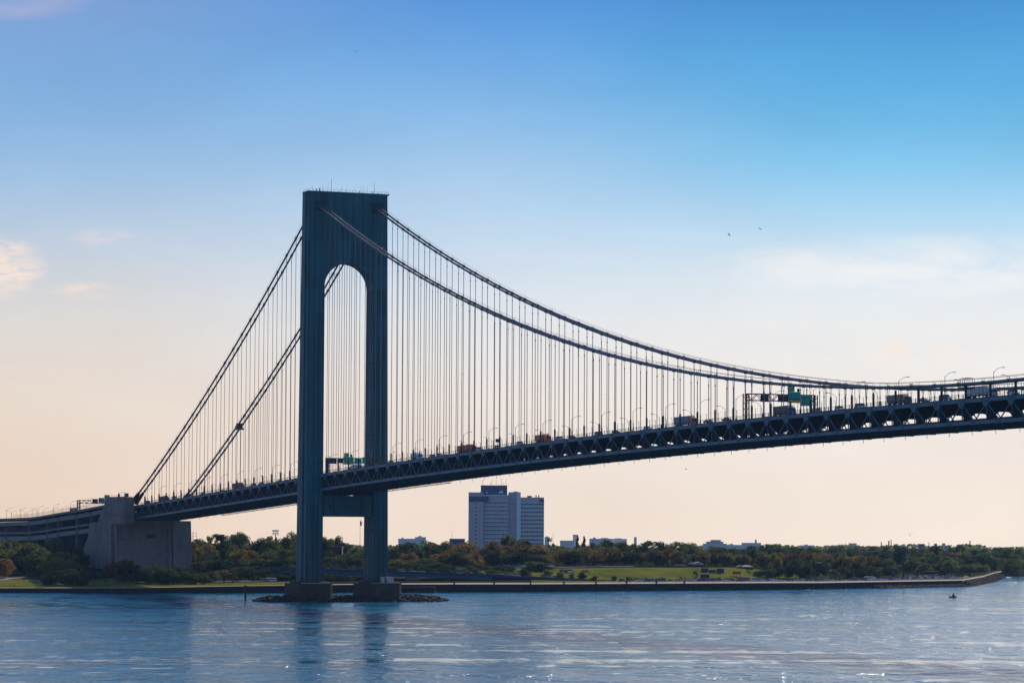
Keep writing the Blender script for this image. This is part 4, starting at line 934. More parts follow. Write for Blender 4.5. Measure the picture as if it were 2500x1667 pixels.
TL = [  # bearing, top row, width, distance, colour, shape
 (8, 1309, 80, 1985, G), (38, 1308, 60, 2010, O), (62, 1314, 80, 1950, O), (92, 1322, 74, 1945, G), (133, 1311, 56, 1985, G), (183, 1334, 50, 1960, K), (112, 1336, 64, 1925, G), (160, 1345, 62, 1915, O),
 (2, 1349, 62, 1850, A_), (62, 1348, 80, 1895, K), (92, 1352, 66, 1885, G), (30, 1340, 70, 1935, G), (128, 1360, 56, 1862, O), (162, 1358, 70, 1858, G), (190, 1373, 56, 1850, G), (150, 1384, 64, 1835, K), (185, 1392, 58, 1832, K), (118, 1390, 44, 1845, K), (205, 1350, 40, 1955, K), (-30, 1320, 80, 1950, G), (-60, 1340, 80, 1900, G), (-90, 1330, 90, 1930, O),
 (247, 1394, 17, 1842, G, 'loose'), (276, 1365, 38, 1862, A_), (309, 1357, 46, 1868, A_), (334, 1372, 44, 1866, K), (378, 1374, 60, 1858, K), (412, 1385, 50, 1850, K), (440, 1382, 50, 1848, K), (462, 1386, 44, 1850, K), (352, 1390, 40, 1850, K), (395, 1396, 44, 1842, K), (228, 1402, 36, 1850, K), (255, 1405, 40, 1862, K), (300, 1404, 36, 1850, K), (322, 1402, 40, 1850, K),
 (495, 1307, 52, 2480, G), (520, 1304, 36, 2380, O, 'loose'), (547, 1302, 44, 2180, K, 'umbrella'), (588, 1299, 54, 2380, G), (570, 1303, 40, 2420, G), (478, 1322, 40, 2080, B_), (512, 1326, 66, 2060, B_), (545, 1320, 50, 2090, K), (566, 1316, 40, 2110, K), (606, 1319, 56, 2120, B_), (640, 1311, 56, 2080, K), (668, 1318, 50, 2060, G), (700, 1298, 56, 2080, G), (718, 1294, 44, 2100, G), (676, 1303, 22, 2090, K, 'loose'), (660, 1308, 36, 2120, B_, 'loose'),
 (485, 1340, 60, 1990, B_), (522, 1346, 60, 1975, K), (556, 1332, 60, 2010, K), (592, 1338, 64, 2000, O), (622, 1341, 50, 1985, A_), (655, 1338, 66, 1990, G), (690, 1330, 60, 2000, G), (716, 1340, 50, 1990, G), (505, 1362, 60, 1950, G), (545, 1358, 60, 1945, K), (598, 1362, 60, 1945, O), (640, 1362, 90, 1925, K), (688, 1362, 66, 1925, K), (616, 1376, 80, 1905, K), (665, 1385, 70, 1900, K), (705, 1372, 60, 1915, K), (724, 1355, 50, 1960, G), (480, 1372, 40, 1935, K), (470, 1350, 30, 1970, B_), (640, 1395, 60, 1898, K), (690, 1398, 50, 1892, K),
 (500, 1391, 38, 1868, G, 'loose'), (522, 1393, 30, 1870, G), (552, 1384, 60, 1868, B_, 'loose'), (575, 1390, 36, 1866, O, 'loose'), (487, 1398, 30, 1872, K),
 (800, 1298, 38, 2140, G), (820, 1308, 40, 2150, G), (842, 1314, 44, 2130, K), (790, 1318, 40, 2080, K), (868, 1334, 40, 2120, G), (886, 1332, 40, 2140, G), (812, 1338, 50, 2030, K), (848, 1342, 56, 2020, K), (880, 1344, 44, 2020, G), (800, 1352, 50, 1990, O), (832, 1360, 60, 1985, K), (866, 1358, 56, 1985, K), (895, 1362, 44, 1985, O), (820, 1376, 56, 1965, K), (855, 1378, 56, 1960, K), (788, 1374, 40, 1965, K), (885, 1380, 44, 1960, G), (815, 1405, 50, 1892, G), (850, 1406, 50, 1892, G), (835, 1408, 40, 1888, K),
 (962, 1334, 44, 2120, O), (985, 1328, 46, 2130, G), (1003, 1321, 56, 2110, K), (1040, 1316, 56, 2130, G), (1078, 1321, 60, 2100, B_), (1122, 1324, 62, 2110, B_), (1150, 1317, 64, 2140, B_), (1020, 1334, 44, 2080, K), (1060, 1336, 50, 2070, K), (1100, 1340, 50, 2060, B_), (1000, 1348, 40, 2025, A_), (1083, 1341, 56, 2035, A_), (1118, 1346, 66, 2030, K), (1145, 1350, 50, 2025, B_), (970, 1362, 56, 1990, O), (998, 1366, 50, 1985, G), (1042, 1361, 72, 1985, G), (1020, 1374, 60, 1970, K), (1068, 1372, 56, 1975, K), (960, 1380, 50, 1965, K), (1100, 1378, 44, 1970, K), (1126, 1386, 40, 1975, O), (1092, 1388, 50, 1962, K), (1050, 1385, 50, 1960, K), (990, 1384, 50, 1960, K), (1150, 1386, 34, 1990, K), (1164, 1378, 50, 2010, K), (1192, 1387, 32, 2000, G), (1222, 1384, 38, 1975, K), (1246, 1394, 30, 1968, K), (1165, 1350, 40, 2060, B_),
 (1188, 1326, 48, 2110, B_), (1210, 1320, 56, 2120, B_), (1236, 1322, 50, 2130, B_), (1246, 1297, 40, 2180, O, 'loose'), (1240, 1304, 34, 2180, G), (1278, 1304, 38, 2170, G), (1262, 1318, 40, 2140, B_), (1292, 1318, 36, 2170, K), (1290, 1328, 52, 2090, B_), (1316, 1328, 56, 2100, B_), (1336, 1338, 44, 2100, B_), (1205, 1344, 50, 2080, K), (1240, 1346, 50, 2080, K), (1272, 1346, 50, 2075, K), (1302, 1352, 50, 2070, K), (1330, 1352, 50, 2070, B_),
 (1348, 1312, 28, 2500, G, 'loose'), (1362, 1330, 50, 2130, G), (1386, 1332, 56, 2100, B_), (1418, 1326, 66, 2110, B_), (1408, 1344, 60, 2080, K), (1412, 1305, 22, 2240, K, 'cone'), (1428, 1308, 26, 2230, K, 'cone'), (1445, 1316, 34, 2220, K), (1482, 1317, 52, 2200, K), (1462, 1330, 44, 2180, G), (1492, 1332, 84, 2100, B_), (1460, 1346, 40, 2080, B_), (1526, 1322, 64, 2180, G), (1530, 1338, 50, 2110, K),
 (1305, 1364, 48, 1985, G), (1328, 1374, 44, 1980, K), (1296, 1380, 36, 1975, K), (1370, 1396, 22, 1945, K), (1424, 1396, 26, 1950, K),
 (1452, 1411, 18, 1937, K), (1500, 1412, 16, 1938, K), (1535, 1410, 10, 1938, K), (1398, 1402, 14, 1945, K),
 (1568, 1341, 40, 2110, B_), (1604, 1334, 56, 2110, B_), (1632, 1330, 60, 2120, B_), (1654, 1342, 40, 2090, B_), (1690, 1350, 40, 2120, O), (1716, 1344, 48, 2110, B_), (1748, 1340, 56, 2120, B_), (1776, 1346, 44, 2110, O), (1800, 1350, 44, 2120, O), (1820, 1352, 30, 2120, B_), (1836, 1330, 52, 2140, K), (1672, 1352, 30, 2100, K), (1868, 1342, 50, 2130, B_), (1896, 1350, 40, 2110, O), (1936, 1342, 60, 2120, B_), (1905, 1346, 44, 2140, B_),
 (1578, 1318, 44, 2480, G), (1612, 1320, 44, 2520, K), (1656, 1320, 48, 2480, G), (1696, 1322, 56, 2520, G), (1740, 1330, 50, 2560, G), (1764, 1330, 44, 2500, K), (1790, 1336, 40, 2460, K), (1880, 1326, 60, 2600, G), (1912, 1330, 44, 2560, G), (1946, 1330, 50, 2600, G), (1985, 1334, 44, 2560, G), (1548, 1326, 36, 2480, G),
 (1855, 1390, 32, 2040, G), (1878, 1386, 34, 2035, K), (1902, 1380, 34, 2040, K), (1925, 1376, 26, 2045, K), (1944, 1360, 44, 2050, K), (1968, 1368, 34, 2050, K), (1830, 1392, 20, 2040, G, 'loose'), (1700, 1393, 16, 2010, K, 'loose'), (1703, 1402, 12, 2000, B_, 'loose'),
 (1975, 1344, 44, 2160, B_), (2008, 1348, 50, 2160, B_), (2040, 1350, 44, 2200, B_), (2062, 1356, 40, 2160, O), (2095, 1346, 60, 2200, B_), (2128, 1354, 50, 2210, B_), (2150, 1366, 44, 2180, K), (2046, 1364, 34, 2130, K), (2088, 1370, 36, 2140, K), (2060, 1382, 30, 2110, G), (2036, 1388, 34, 2100, O), (2074, 1390, 26, 2095, K), (2100, 1384, 40, 2110, K), (2130, 1382, 44, 2120, K), (2160, 1382, 44, 2150, K), (2180, 1376, 44, 2170, G), (2014, 1376, 30, 2110, K), (2000, 1362, 50, 2140, K),
]
for t in TL: tree(*t)
for t in [(142, 1392, 46, 1812, K), (166, 1386, 62, 1806, G), (193, 1388, 56, 1806, K), (120, 1403, 38, 1810, K), (206, 1400, 36, 1802, K), (345, 1394, 44, 1828, K), (366, 1388, 52, 1830, K), (396, 1386, 54, 1828, K), (428, 1389, 52, 1828, K), (458, 1388, 48, 1830, K), (482, 1394, 44, 1832, G), (504, 1398, 34, 1836, K),
          (233, 1405, 14, 1818, G, 'loose'), (262, 1408, 13, 1818, G, 'loose'), (287, 1407, 13, 1818, O, 'loose'), (318, 1398, 40, 1828, K),
          (1165, 1394, 30, 1962, G), (1205, 1396, 40, 1960, K), (1280, 1398, 30, 1955, K), (1340, 1396, 26, 1958, G)]: tree(*t)
# looser planting over the hazy far right: rows along the shore road
rr = random.Random(77)
for (u0, u1, v0, v1, D0, D1, n, cols_) in [(2010, 2500, 1330, 1336, 3100, 3500, 17, 'GGK'), (1990, 2500, 1337, 1346, 2700, 3000, 19, 'GGKO'), (2160, 2500, 1350, 1362, 2480, 2700, 16, 'GKGO'), (2190, 2395, 1364, 1378, 2300, 2440, 12, 'GOKG'), (2410, 2510, 1360, 1370, 2760, 2820, 6, 'KGK'),
                                          (1540, 1990, 1330, 1340, 2750, 2950, 12, 'GKG'), (1340, 1560, 1326, 1334, 2650, 2850, 7, 'GGK'), (960, 1150, 1326, 1334, 2500, 2650, 7, 'GKO'), (470, 700, 1312, 1322, 2500, 2700, 8, 'GKG')]:
    for i in range(n):
        u = u0 + (u1 - u0) * (i + rr.uniform(.2, .8)) / n; c = {'G': G, 'K': K, 'O': O}[rr.choice(cols_)]; D = rr.uniform(D0, D1)
        tree(u, rr.uniform(v0, v1), rr.uniform(34, 60) * 2300 / D * 1.0, D, c)
tree(2202, 1333, 62, 2560, K); tree(2292, 1333, 34, 2700, K); tree(2315, 1345, 46, 2600, B_); tree(2302, 1372, 46, 2330, K)
for u, v in ((2340, 1398), (2350, 1396), (2364, 1397), (2378, 1394), (2240, 1386)): tree(u, v, 12, shore(min(u, 2390)) + 60, K, 'loose')
# the far-off wood that reads as one mass
rnd = random.Random(9); b = MB()
for i in range(9000):
    u = rnd.uniform(-500, 3000); D = rnd.choice([3700, 4100, 4600, 5100]) + rnd.uniform(-150, 150)
    if rnd.random() < .3: D = rnd.uniform(3500, 5300)
    vt = 1331 + 3 * math.sin(u * .013) + 2.5 * math.sin(u * .041 + 2) - (3.5 if 1950 < u < 2200 else 0) + rnd.uniform(0, 2)
    g = zg(u, D); H = max(ztop(vt, u, D) - g, 4); z = g + H * rnd.uniform(.1, 1); x, y = gp(u, D); r = rnd.uniform(1.6, 4.5)
    n = Vector((rnd.gauss(0, 1), rnd.gauss(0, 1), rnd.gauss(0, 1) + .8)).normalized(); a = n.orthogonal().normalized() * r; c = n.cross(a)
    p = V(x, y, min(z, g + H - r * .5)); b.poly([p + a, p + c * .7, p - a, p - c * .6])
tag(b.build('far_woods', LEAF['green']), kind='stuff')
print('trees', ntree[0])
# low shrubs and scrub along the banks: uncountable
rnd = random.Random(31); b = MB()
def scrub(u0, u1, t0, t1, n, h):
    for i in range(n):
        u = rnd.uniform(u0, u1); t = rnd.uniform(t0, t1); D = shore(u) + t; x, y = gp(u, D); z = zg(u, D); hh = h * rnd.uniform(.4, 1.2); R_ = hh * 1.2
        for j in range(14):
            n_ = Vector((rnd.gauss(0, 1), rnd.gauss(0, 1), rnd.gauss(0, 1) + .5)).normalized(); a = n_.orthogonal().normalized() * rnd.uniform(.25, .6); c = n_.cross(a)
            p = V(x + rnd.gauss(0, R_ * .5), y + rnd.gauss(0, R_ * .5), z + rnd.uniform(.1, hh)); b.poly([p + a, p + c, p - a, p - c])
scrub(1000, 1300, 92, 112, 90, 1.8); scrub(1540, 1860, 40, 70, 120, .6); scrub(470, 780, 96, 118, 160, 2.6); scrub(-100, 480, 96, 112, 160, 3.0); scrub(780, 930, 96, 125, 90, 3.2); scrub(2000, 2190, 80, 130, 130, 2.4); scrub(1960, 2100, 36, 60, 40, .8); scrub(2370, 2500, 60, 120, 60, 1.5)
tag(b.build('undergrowth', LEAF['dark']), kind='stuff')
# ------------------------------------------------------------------ buildings
SH = math.atan2(RH.y, RH.x)      # along the shore, as seen from the water
def building(name, u0, u1, vt, D, depth, mt, label, extras=(), rows=0, cols_=0, rot=0., winmat='aptwin', roof=None, base=None):
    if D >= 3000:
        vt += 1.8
        if mt != 'apt_dark': mt = 'hazed_wall'  # distant blocks swap their own colour for the haze-lightened one
    uc = (u0 + u1) / 2; x, y = gp(uc, D); w = (u1 - u0) * D / FPX; g = zg(uc, D) if base is None else base; H = ztop(vt, uc, D) - g
    t = empty(name, (x, y, g - .3), SH + rot, label=label, cat='building')
    b = MB(); b.box(-w / 2, w / 2, 0, depth, 0, H); wl = b.build('wall', M[mt], t)
    b = MB(); b.box(-w / 2 - .15, w / 2 + .15, -.15, depth + .15, H, H + .5); b.build('roof', M[roof or mt], t)
    for (a0, a1, dv, d0, m2, nm) in extras:     # roof structures
        z1 = dv * D / FPX; b = MB(); b.box(lerp(-w / 2, w / 2, a0), lerp(-w / 2, w / 2, a1), d0, d0 + min(depth * .5, 12), H + .5, H + .5 + z1); b.build(nm, M[m2], t)
    for i in range(rows):
        for j in range(cols_):
            b = MB(); xa = lerp(-w / 2, w / 2, (j + .2) / cols_); xb = lerp(-w / 2, w / 2, (j + .8) / cols_); z0 = H * (i + .35) / rows; b.box(xa, xb, -.06, .1, z0, z0 + H / rows * .45); b.build('window', M[winmat], t)
    return t, w, H
# tall hospital-like slab above the trees
D = 2700; uc = 1238; x, y = gp(uc, D); px = D / FPX; g = 12.5
ap = empty('apartment_block', (x, y, g), SH, label='tall grey apartment block rising behind the trees with rows of windows', cat='building')
def X(u): return (u - uc) * px
def Z(v): return ztop(v, uc, D) - g
def ab(name, u0, u1, y0, y1, v0, v1, m_, par=None):
    b = MB(); b.box(X(u0), X(u1), y0, y1, Z(v1), Z(v0)); return b.build(name, M[m_], par or ap)
zb_ = 1372
ab('wall', 1146, 1182, -3, 22, 1202, zb_, 'apt', ap); w1 = ab('wall', 1182, 1243, 0, 22, 1209, zb_, 'apt')
ab('wall', 1243, 1263.5, 2.5, 22, 1201, zb_, 'apt'); ab('lift_tower', 1263.5, 1273, -1.5, 22, 1201, zb_, 'apt_light'); w2 = ab('wall', 1273, 1330, .6, 20, 1213.5, zb_, 'apt')
ab('dark_cladding', 1146.6, 1195, -3.12, -3.0, 1212, 1225, 'apt_dark'); ab('dark_cladding', 1182, 1195, -.14, .0, 1212, 1225, 'apt_dark'); ab('dark_cladding', 1319, 1330.1, .45, .6, 1218, 1231, 'apt_dark')
ph = ab('penthouse', 1175.5, 1240, 6, 18, 1185, 1211, 'apt_dark'); ab('penthouse_roof', 1175, 1240.5, 5.8, 18.2, 1184.4, 1185, 'apt', ph)
ab('roof_edge', 1182, 1243.5, -.3, 1, 1207.5, 1210, 'apt_light'); ab('roof_unit', 1256, 1266, 6, 12, 1199, 1201, 'apt')
ab('roof_unit', 1289, 1300, 6, 12, 1209.5, 1213.5, 'apt_dark'); ab('chimney', 1309, 1312, 6, 8, 1208, 1213.5, 'apt'); ab('chimney', 1315.5, 1318.5, 6, 8, 1208, 1213.5, 'apt')
for i in range(15):
    v = 1226.5 + 9.62 * i
    if i > 12: break
    ab('floor_band', 1182.1, 1243, -.35, 0, v - 2.5, v - 1.3, 'apt_light', w1); ab('floor_band', 1273.1, 1330.3, .2, .6, v - .6, v + 1.4, 'apt_light', w2)
for i in range(11):
    v = 1229 + 9.55 * i; ab('window', 1161, 1166.5, -3.1, -2.95, v - 1, v + 1.4, 'aptwin')
wr = random.Random(4)
for i in range(13):
    for j in range(9):
        u = 1183.2 + 6.55 * j; v = 1224 + 9.62 * i
        if i == 0 and u < 1196: continue
        if i * 9 + j < 100 + 9: pass
        o = ab('window', u, u + 4.6, -.1, .05, v + .2, v + 4.0, 'aptwin', w1)
        if wr.random() < .5: ab('blind', u + .3, u + wr.uniform(2, 4.6), -.16, -.1, v, v + wr.uniform(.8, 2), 'shade', w1)
for i in range(12):
    for j in range(9):
        u = 1274.3 + 6.15 * j; v = 1227.5 + 9.62 * i
        if i * 9 + j >= 100: break
        ab('window', u, u + 4.2, .5, .65, v + .4, v + 3.8, 'aptwin', w2)
        if wr.random() < .4: ab('blind', u + .3, u + wr.uniform(1.5, 4), .42, .5, v, v + 1.4, 'shade', w2)
for i in range(1, 6): ab('expansion_joint', 1243.2, 1273.1, -1.62 if i < 0 else 2.42, 2.5, 1211.5 + 18.5 * i, 1212.1 + 18.5 * i, 'apt_dark')
for u, h in ((1180, 15), (1199, 9), (1202.5, 14), (1213, 15), (1226, 17), (1231.5, 8), (1237, 16), (1222, 4)):
    b = MB(); b.tube([(X(u), 12, Z(1185)), (X(u), 12, Z(1185 - h))], .12, 4); b.build('antenna', M['grey'], ph)
for u, r_ in ((1222, .9), (1227, 1.2), (1176, .8), (1190, .7)):   # dish aerials
    b = MB(); b.tube([(X(u), 3.2, Z(1209) + 1.8 + r_), (X(u), 3.6, Z(1209) + 1.8 + r_), (X(u), 4.0, Z(1209) + 1.8 + r_)], [r_, r_ * .8, r_ * .2], 12); b.build('dish_antenna', M['white'], ap)
for a in (dict(name='office_building', u0=1100, u1=1137, vt=1315, D=2600, depth=18, mt='apt_dark', label='low dark flat building left of the apartment block', extras=()),
          dict(name='warehouse_building', u0=1016, u1=1042, vt=1309, D=3300, depth=20, mt='apt', label='pale blue flat-roofed building far behind, second right of the tower', extras=((.3, .6, 3, 2, 'apt_light', 'roof_unit'),)),
          dict(name='warehouse_building', u0=975, u1=1016, vt=1313, D=3300, depth=20, mt='apt', label='long pale blue building on the skyline just right of the tower', extras=((.2, .3, 3, 2, 'apt', 'roof_unit'),)),
          dict(name='tower_block', u0=1332, u1=1343, vt=1309, D=4300, depth=20, mt='apt_light', label='narrow far pale high-rise directly right of the apartment block', extras=((.2, .8, 2, 2, 'apt_light', 'roof_unit'),)),
          dict(name='apartment_house', u0=1370, u1=1402, vt=1317.5, D=3000, depth=18, mt='apt', label='low pale building between two trees right of the apartment block', extras=()),
          dict(name='tower_block', u0=1401, u1=1410, vt=1303, D=3050, depth=12, mt='apt_light', label='slim pale tower rising behind the dark conifers', extras=()),
          dict(name='apartment_house', u0=1442, u1=1498, vt=1313, D=3000, depth=20, mt='apt', label='wide pale apartment house with flat roof behind the rusty trees', extras=((.15, .25, 3, 2, 'apt', 'chimney'), (.5, .8, 2, 2, 'apt_light', 'roof_unit'))),
          dict(name='apartment_house', u0=1500, u1=1532, vt=1313.5, D=3050, depth=20, mt='apt_light', label='lighter flat-roofed building beside the wide apartment house', extras=((.1, .6, 1.5, 2, 'apt', 'roof_unit'),)),
          dict(name='water_tower', u0=1550, u1=1556, vt=1309, D=3600, depth=6, mt='apt_light', label='small pale water tower block above the far treeline', extras=()),
          dict(name='school_building', u0=1721, u1=1776, vt=1325, D=3000, depth=24, mt='apt_light', label='large stepped pale building on the skyline with bluish windows', extras=((.12, .85, 5, 3, 'apt', 'upper_storey'), (.32, .75, 9, 6, 'apt', 'penthouse'))),
          dict(name='apartment_house', u0=1782, u1=1812, vt=1328, D=3200, depth=18, mt='apt', label='low bluish building right of the stepped pale building', extras=((.1, .3, 3, 2, 'apt_light', 'roof_unit'),)),
          dict(name='apartment_house', u0=1815, u1=1859, vt=1323, D=3100, depth=18, mt='apt_light', label='long pale building with thin chimney above the dark tree', extras=((.72, .77, 8, 3, 'apt_dark', 'chimney'),)),
          dict(name='apartment_house', u0=1957, u1=1990, vt=1329, D=3700, depth=18, mt='apt', label='faint bluish building on the skyline right of the dark tree', extras=((.3, .5, 2, 2, 'apt_light', 'roof_unit'),)),
          dict(name='apartment_house', u0=2078, u1=2092, vt=1324, D=4400, depth=30, mt='apt', label='faint blue block on the skyline hump', extras=()),
          dict(name='apartment_house', u0=2198, u1=2212, vt=1329, D=4000, depth=20, mt='apt_light', label='pale far building left of centre behind the car park', extras=((.6, .8, 3, 2, 'apt', 'chimney'),)),
          dict(name='apartment_house', u0=2245, u1=2258, vt=1325.5, D=4000, depth=20, mt='apt_dark', label='dark blue far block above the car park trees', extras=()),
          dict(name='tower_block', u0=2283, u1=2288, vt=1325, D=4100, depth=10, mt='apt_dark', label='slim dark far tower above the car park trees', extras=()),
          dict(name='apartment_house', u0=2300, u1=2316, vt=1329, D=4000, depth=20, mt='apt', label='bluish far building with raised top by the shore bend', extras=((.2, .55, 5, 3, 'apt', 'penthouse'),)),
          dict(name='park_building', u0=1017, u1=1062, vt=1354.5, D=2125, depth=12, mt='apt', label='low blue-grey roofed building among trees right of the tower', extras=((.3, .42, 2, 2, 'white', 'skylight'),)),
          dict(name='park_building', u0=788, u1=838, vt=1334, D=2090, depth=14, mt='pier', label='low brownish roofed building seen between the tower legs', extras=((.2, .3, 2, 2, 'white', 'skylight'),)),
          dict(name='shed_building', u0=1092, u1=1115, vt=1368, D=2060, depth=10, mt='pier', label='small shed with bright roof edge behind the highway trees', roof='path', extras=()),
          dict(name='house_building', u0=1994, u1=2008, vt=1373, D=2110, depth=8, mt='pier', label='small brown house with pale roof left of the car park', roof='path', extras=()),
          dict(name='house_building', u0=2350, u1=2388, vt=1387, D=2520, depth=8, mt='apt', label='long low bluish shed near the bend of the shore', extras=()),
          dict(name='house_building', u0=2256, u1=2292, vt=1394, D=2290, depth=8, mt='pier', label='long low beige building behind the car park', extras=()),
          dict(name='clubhouse_building', u0=2148, u1=2190, vt=1386, D=2160, depth=12, mt='navy', label='brown low building between trees left of the tall black pole', extras=())):
    building(**a)
# ridge-roofed houses on the bank
def house(u, vr, ve, vb, wpx, D, label, roofm='path', chim=None):
    x, y = gp(u, D); w = wpx * D / FPX; g = zg(u, D); k = D / FPX; h1 = max(ztop(ve, u, D) - g, 1.5); h2 = ztop(vr, u, D) - g
    t = empty('house', (x, y, g), SH + .25, label=label, cat='house')
    b = MB(); b.box(-w / 2, w / 2, 0, 7, -.5, h1); b.build('wall', M['pier'], t)
    b = MB(); b.hexa([(-w / 2 - .4, -.4, h1), (w / 2 + .4, -.4, h1), (w / 2 + .4, 7.4, h1), (-w / 2 - .4, 7.4, h1)], [(-w / 2 + 2, 3.2, h2), (w / 2 - 2, 3.2, h2), (w / 2 - 2, 3.8, h2), (-w / 2 + 2, 3.8, h2)]); rf = b.build('roof', M[roofm], t)
    b = MB(); b.box(-w * .18, -w * .06, 2.8, 4.2, h1, h2 + (chim or 1.2)); b.build('chimney', M['seawall'], rf)
    b = MB(); b.box(-w * .3, -w * .1, -.08, .05, .8, h1 - .4); b.build('window', M['aptwin'], t)
    b = MB(); b.box(w * .1, w * .3, -.08, .05, .8, h1 - .4); b.build('window', M['aptwin'], t)
house(1703, 1370, 1378, 1383, 30, 2085, 'house with broad pale roof and tall chimney above the grassy bank', chim=2.4)
house(1822, 1378, 1385, 1390, 36, 2075, 'house with long pale roof and chimney at the end of the grassy bank', chim=3)
# blue scoreboard-like screens on the bank
def board(name, u0, u1, v0, v1, D, m_, label, cat, posts=2):
    uc = (u0 + u1) / 2; x, y = gp(uc, D); w = (u1 - u0) * D / FPX; g = zg(uc, D); za, zb2 = ztop(v1, uc, D) - g, ztop(v0, uc, D) - g
    t = empty(name, (x, y, g), SH, label=label, cat=cat)
    b = MB(); b.box(-w / 2, w / 2, -.15, .15, max(za, .1), zb2); b.build('panel', M[m_], t)
    for i in range(posts):
        b = MB(); xx = lerp(-w / 2 + .4, w / 2 - .4, i / max(posts - 1, 1)); b.tube([(xx, .3, -.5), (xx, .3, zb2)], .12, 5); b.build('post', M['dark'], t)
    return t
M['fencered'] = mat('hoarding_orange', (.24, .07, .02), .8)
board('windscreen', 1713, 1731, 1386, 1402, 2030, 'navy', 'tall dark blue mesh screen on the grassy bank, leftmost of three', 'screen', 3)
board('windscreen', 1732, 1750, 1390, 1399, 2030, 'navy', 'low dark blue mesh screen linking the two taller ones', 'screen', 3)
board('windscreen', 1751, 1769, 1387, 1401, 2030, 'navy', 'tall dark blue mesh screen on the grassy bank, rightmost of three', 'screen', 3)
board('windscreen', 1711, 1718, 1403, 1412, 1995, 'navy', 'small dark blue screen at the foot of the grassy bank', 'screen', 2)
board('hoarding', 1790, 1810, 1394, 1400, 2022, 'fencered', 'orange brown hoarding on the grassy bank right of the blue screens', 'hoarding', 3)
b = MB(); b.box(-2.6, 2.6, -2, 2, 0, 3.4); b.box(-2.8, 2.8, -2.2, 2.2, 3.4, 3.7); o = b.build('kiosk', M['pier']); x, y = gp(1723, 1992); o.location = (x, y, zg(1723, 1992)); o.rotation_euler[2] = SH; tag(o, 'small brown kiosk beside the parkway below the blue screens', 'kiosk')
b = MB(); b.tube([(0, 0, 0), (0, 0, 4)], .35, 6); b.tube([(0, 0, 4), (0, 0, 4.4)], .5, 6); o = b.build('traffic_beacon', bm['rust']); x, y = gp(1791, 1992); o.location = (x, y, zg(1791, 1992)); o.scale = (1, 1, .8); tag(o, 'short red post by the parkway below the orange hoarding', 'post')
# poles, masts and chimneys
def pole(name, u, v0, D, r, label, cat, m_='dark', base=None):
    x, y = gp(u, D); g = zg(u, D) if base is None else base; b = MB(); H = ztop(v0, u, D) - g; b.tube([(0, 0, -.5), (0, 0, H)], [r, r * .75], 8); b.tube([(0, 0, H), (0, 0, H + .3)], r * 1.1, 8)
    o = b.build(name, M[m_]); o.location = (x, y, g); tag(o, label, cat); return o
pole('black_pole', 2205, 1369, 2120, .75, 'thick tall black pole standing at the edge of the car park', 'pole')
pole('chimney_stack', 2170.5, 1320, 4300, 1.2, 'thicker of two thin far smokestacks on the hazy skyline', 'chimney')
pole('chimney_stack', 2176, 1317, 4300, .7, 'thin pale far mast beside the smokestack on the hazy skyline', 'mast', 'grey')
pole('chimney_stack', 2152, 1323, 4300, .9, 'short far smokestack leftmost on the hazy skyline', 'chimney')
pole('chimney_stack', 2368, 1320, 4300, 1.1, 'lone far smokestack on the skyline by the shore bend', 'chimney')
pole('chimney_stack', 2268, 1324, 4300, .7, 'short thin far smokestack above the car park', 'chimney')
pole('radio_mast', 1106, 1297, 2610, .16, 'thin antenna mast on the low building left of the apartment block', 'mast', 'grey', 12)
pole('radio_mast', 1352, 1302, 2900, .18, 'thin antenna mast right of the apartment block', 'mast', 'grey')
for i, (u, v) in enumerate(((1292, 1396), (1303, 1395), (1700, 1393), (1705, 1391))): pole('light_pole', u, v - 8, 2000, .12, ['slim light pole on the bank below the apartment block', 'second slim light pole on the bank below the apartment block', 'slim light pole left of the blue screens', 'second slim light pole left of the blue screens'][i], 'pole', 'grey')
# flood light mast
x, y = gp(676, 2150); g = zg(676, 2150); H = ztop(1305, 676, 2150) - g
t = empty('floodlight_mast', (x, y, g), SH, label='tall mast with a crown of floodlights standing out of the trees', cat='mast')
b = MB(); b.tube([(0, 0, 0), (0, 0, H)], [.4, .25], 8); b.build('mast_pole', M['dark'], t)
b = MB(); b.box(-1.9, 1.9, -.1, .1, H, H + .25); b.box(-1.9, 1.9, -.1, .1, H + 2.0, H + 2.2); b.build('cross_frame', M['dark'], t)
for i in range(6):
    b = MB(); xx = -1.9 + .76 * i; b.box(xx - .25, xx + .25, -.3, .3, H + .5, H + 1.5); b.box(xx - .3, xx + .3, -.3, .3, H + 2.3, H + 3.4); b.build('floodlight', M['grey'], t)
# flagpole
x, y = gp(882, 2060); g = zg(882, 2060); H = ztop(1267, 882, 2060) - g
t = empty('flagpole', (x, y, g), SH, label='tall flagpole with a drooping dark flag seen between the tower legs', cat='flagpole')
b = MB(); b.tube([(0, 0, 0), (0, 0, H)], [.2, .1], 6); b.build('pole', M['grey'], t)
b = MB(); b.hexa([(.1, -.05, H - 4.5), (1.0, .05, H - 4.2), (1.0, .12, H - 4.2), (.1, .05, H - 4.5)], [(.1, -.05, H - 1), (1.3, .05, H - 2.0), (1.3, .12, H - 2.0), (.1, .05, H - 1)]); b.build('flag', bm['darkred'], t)
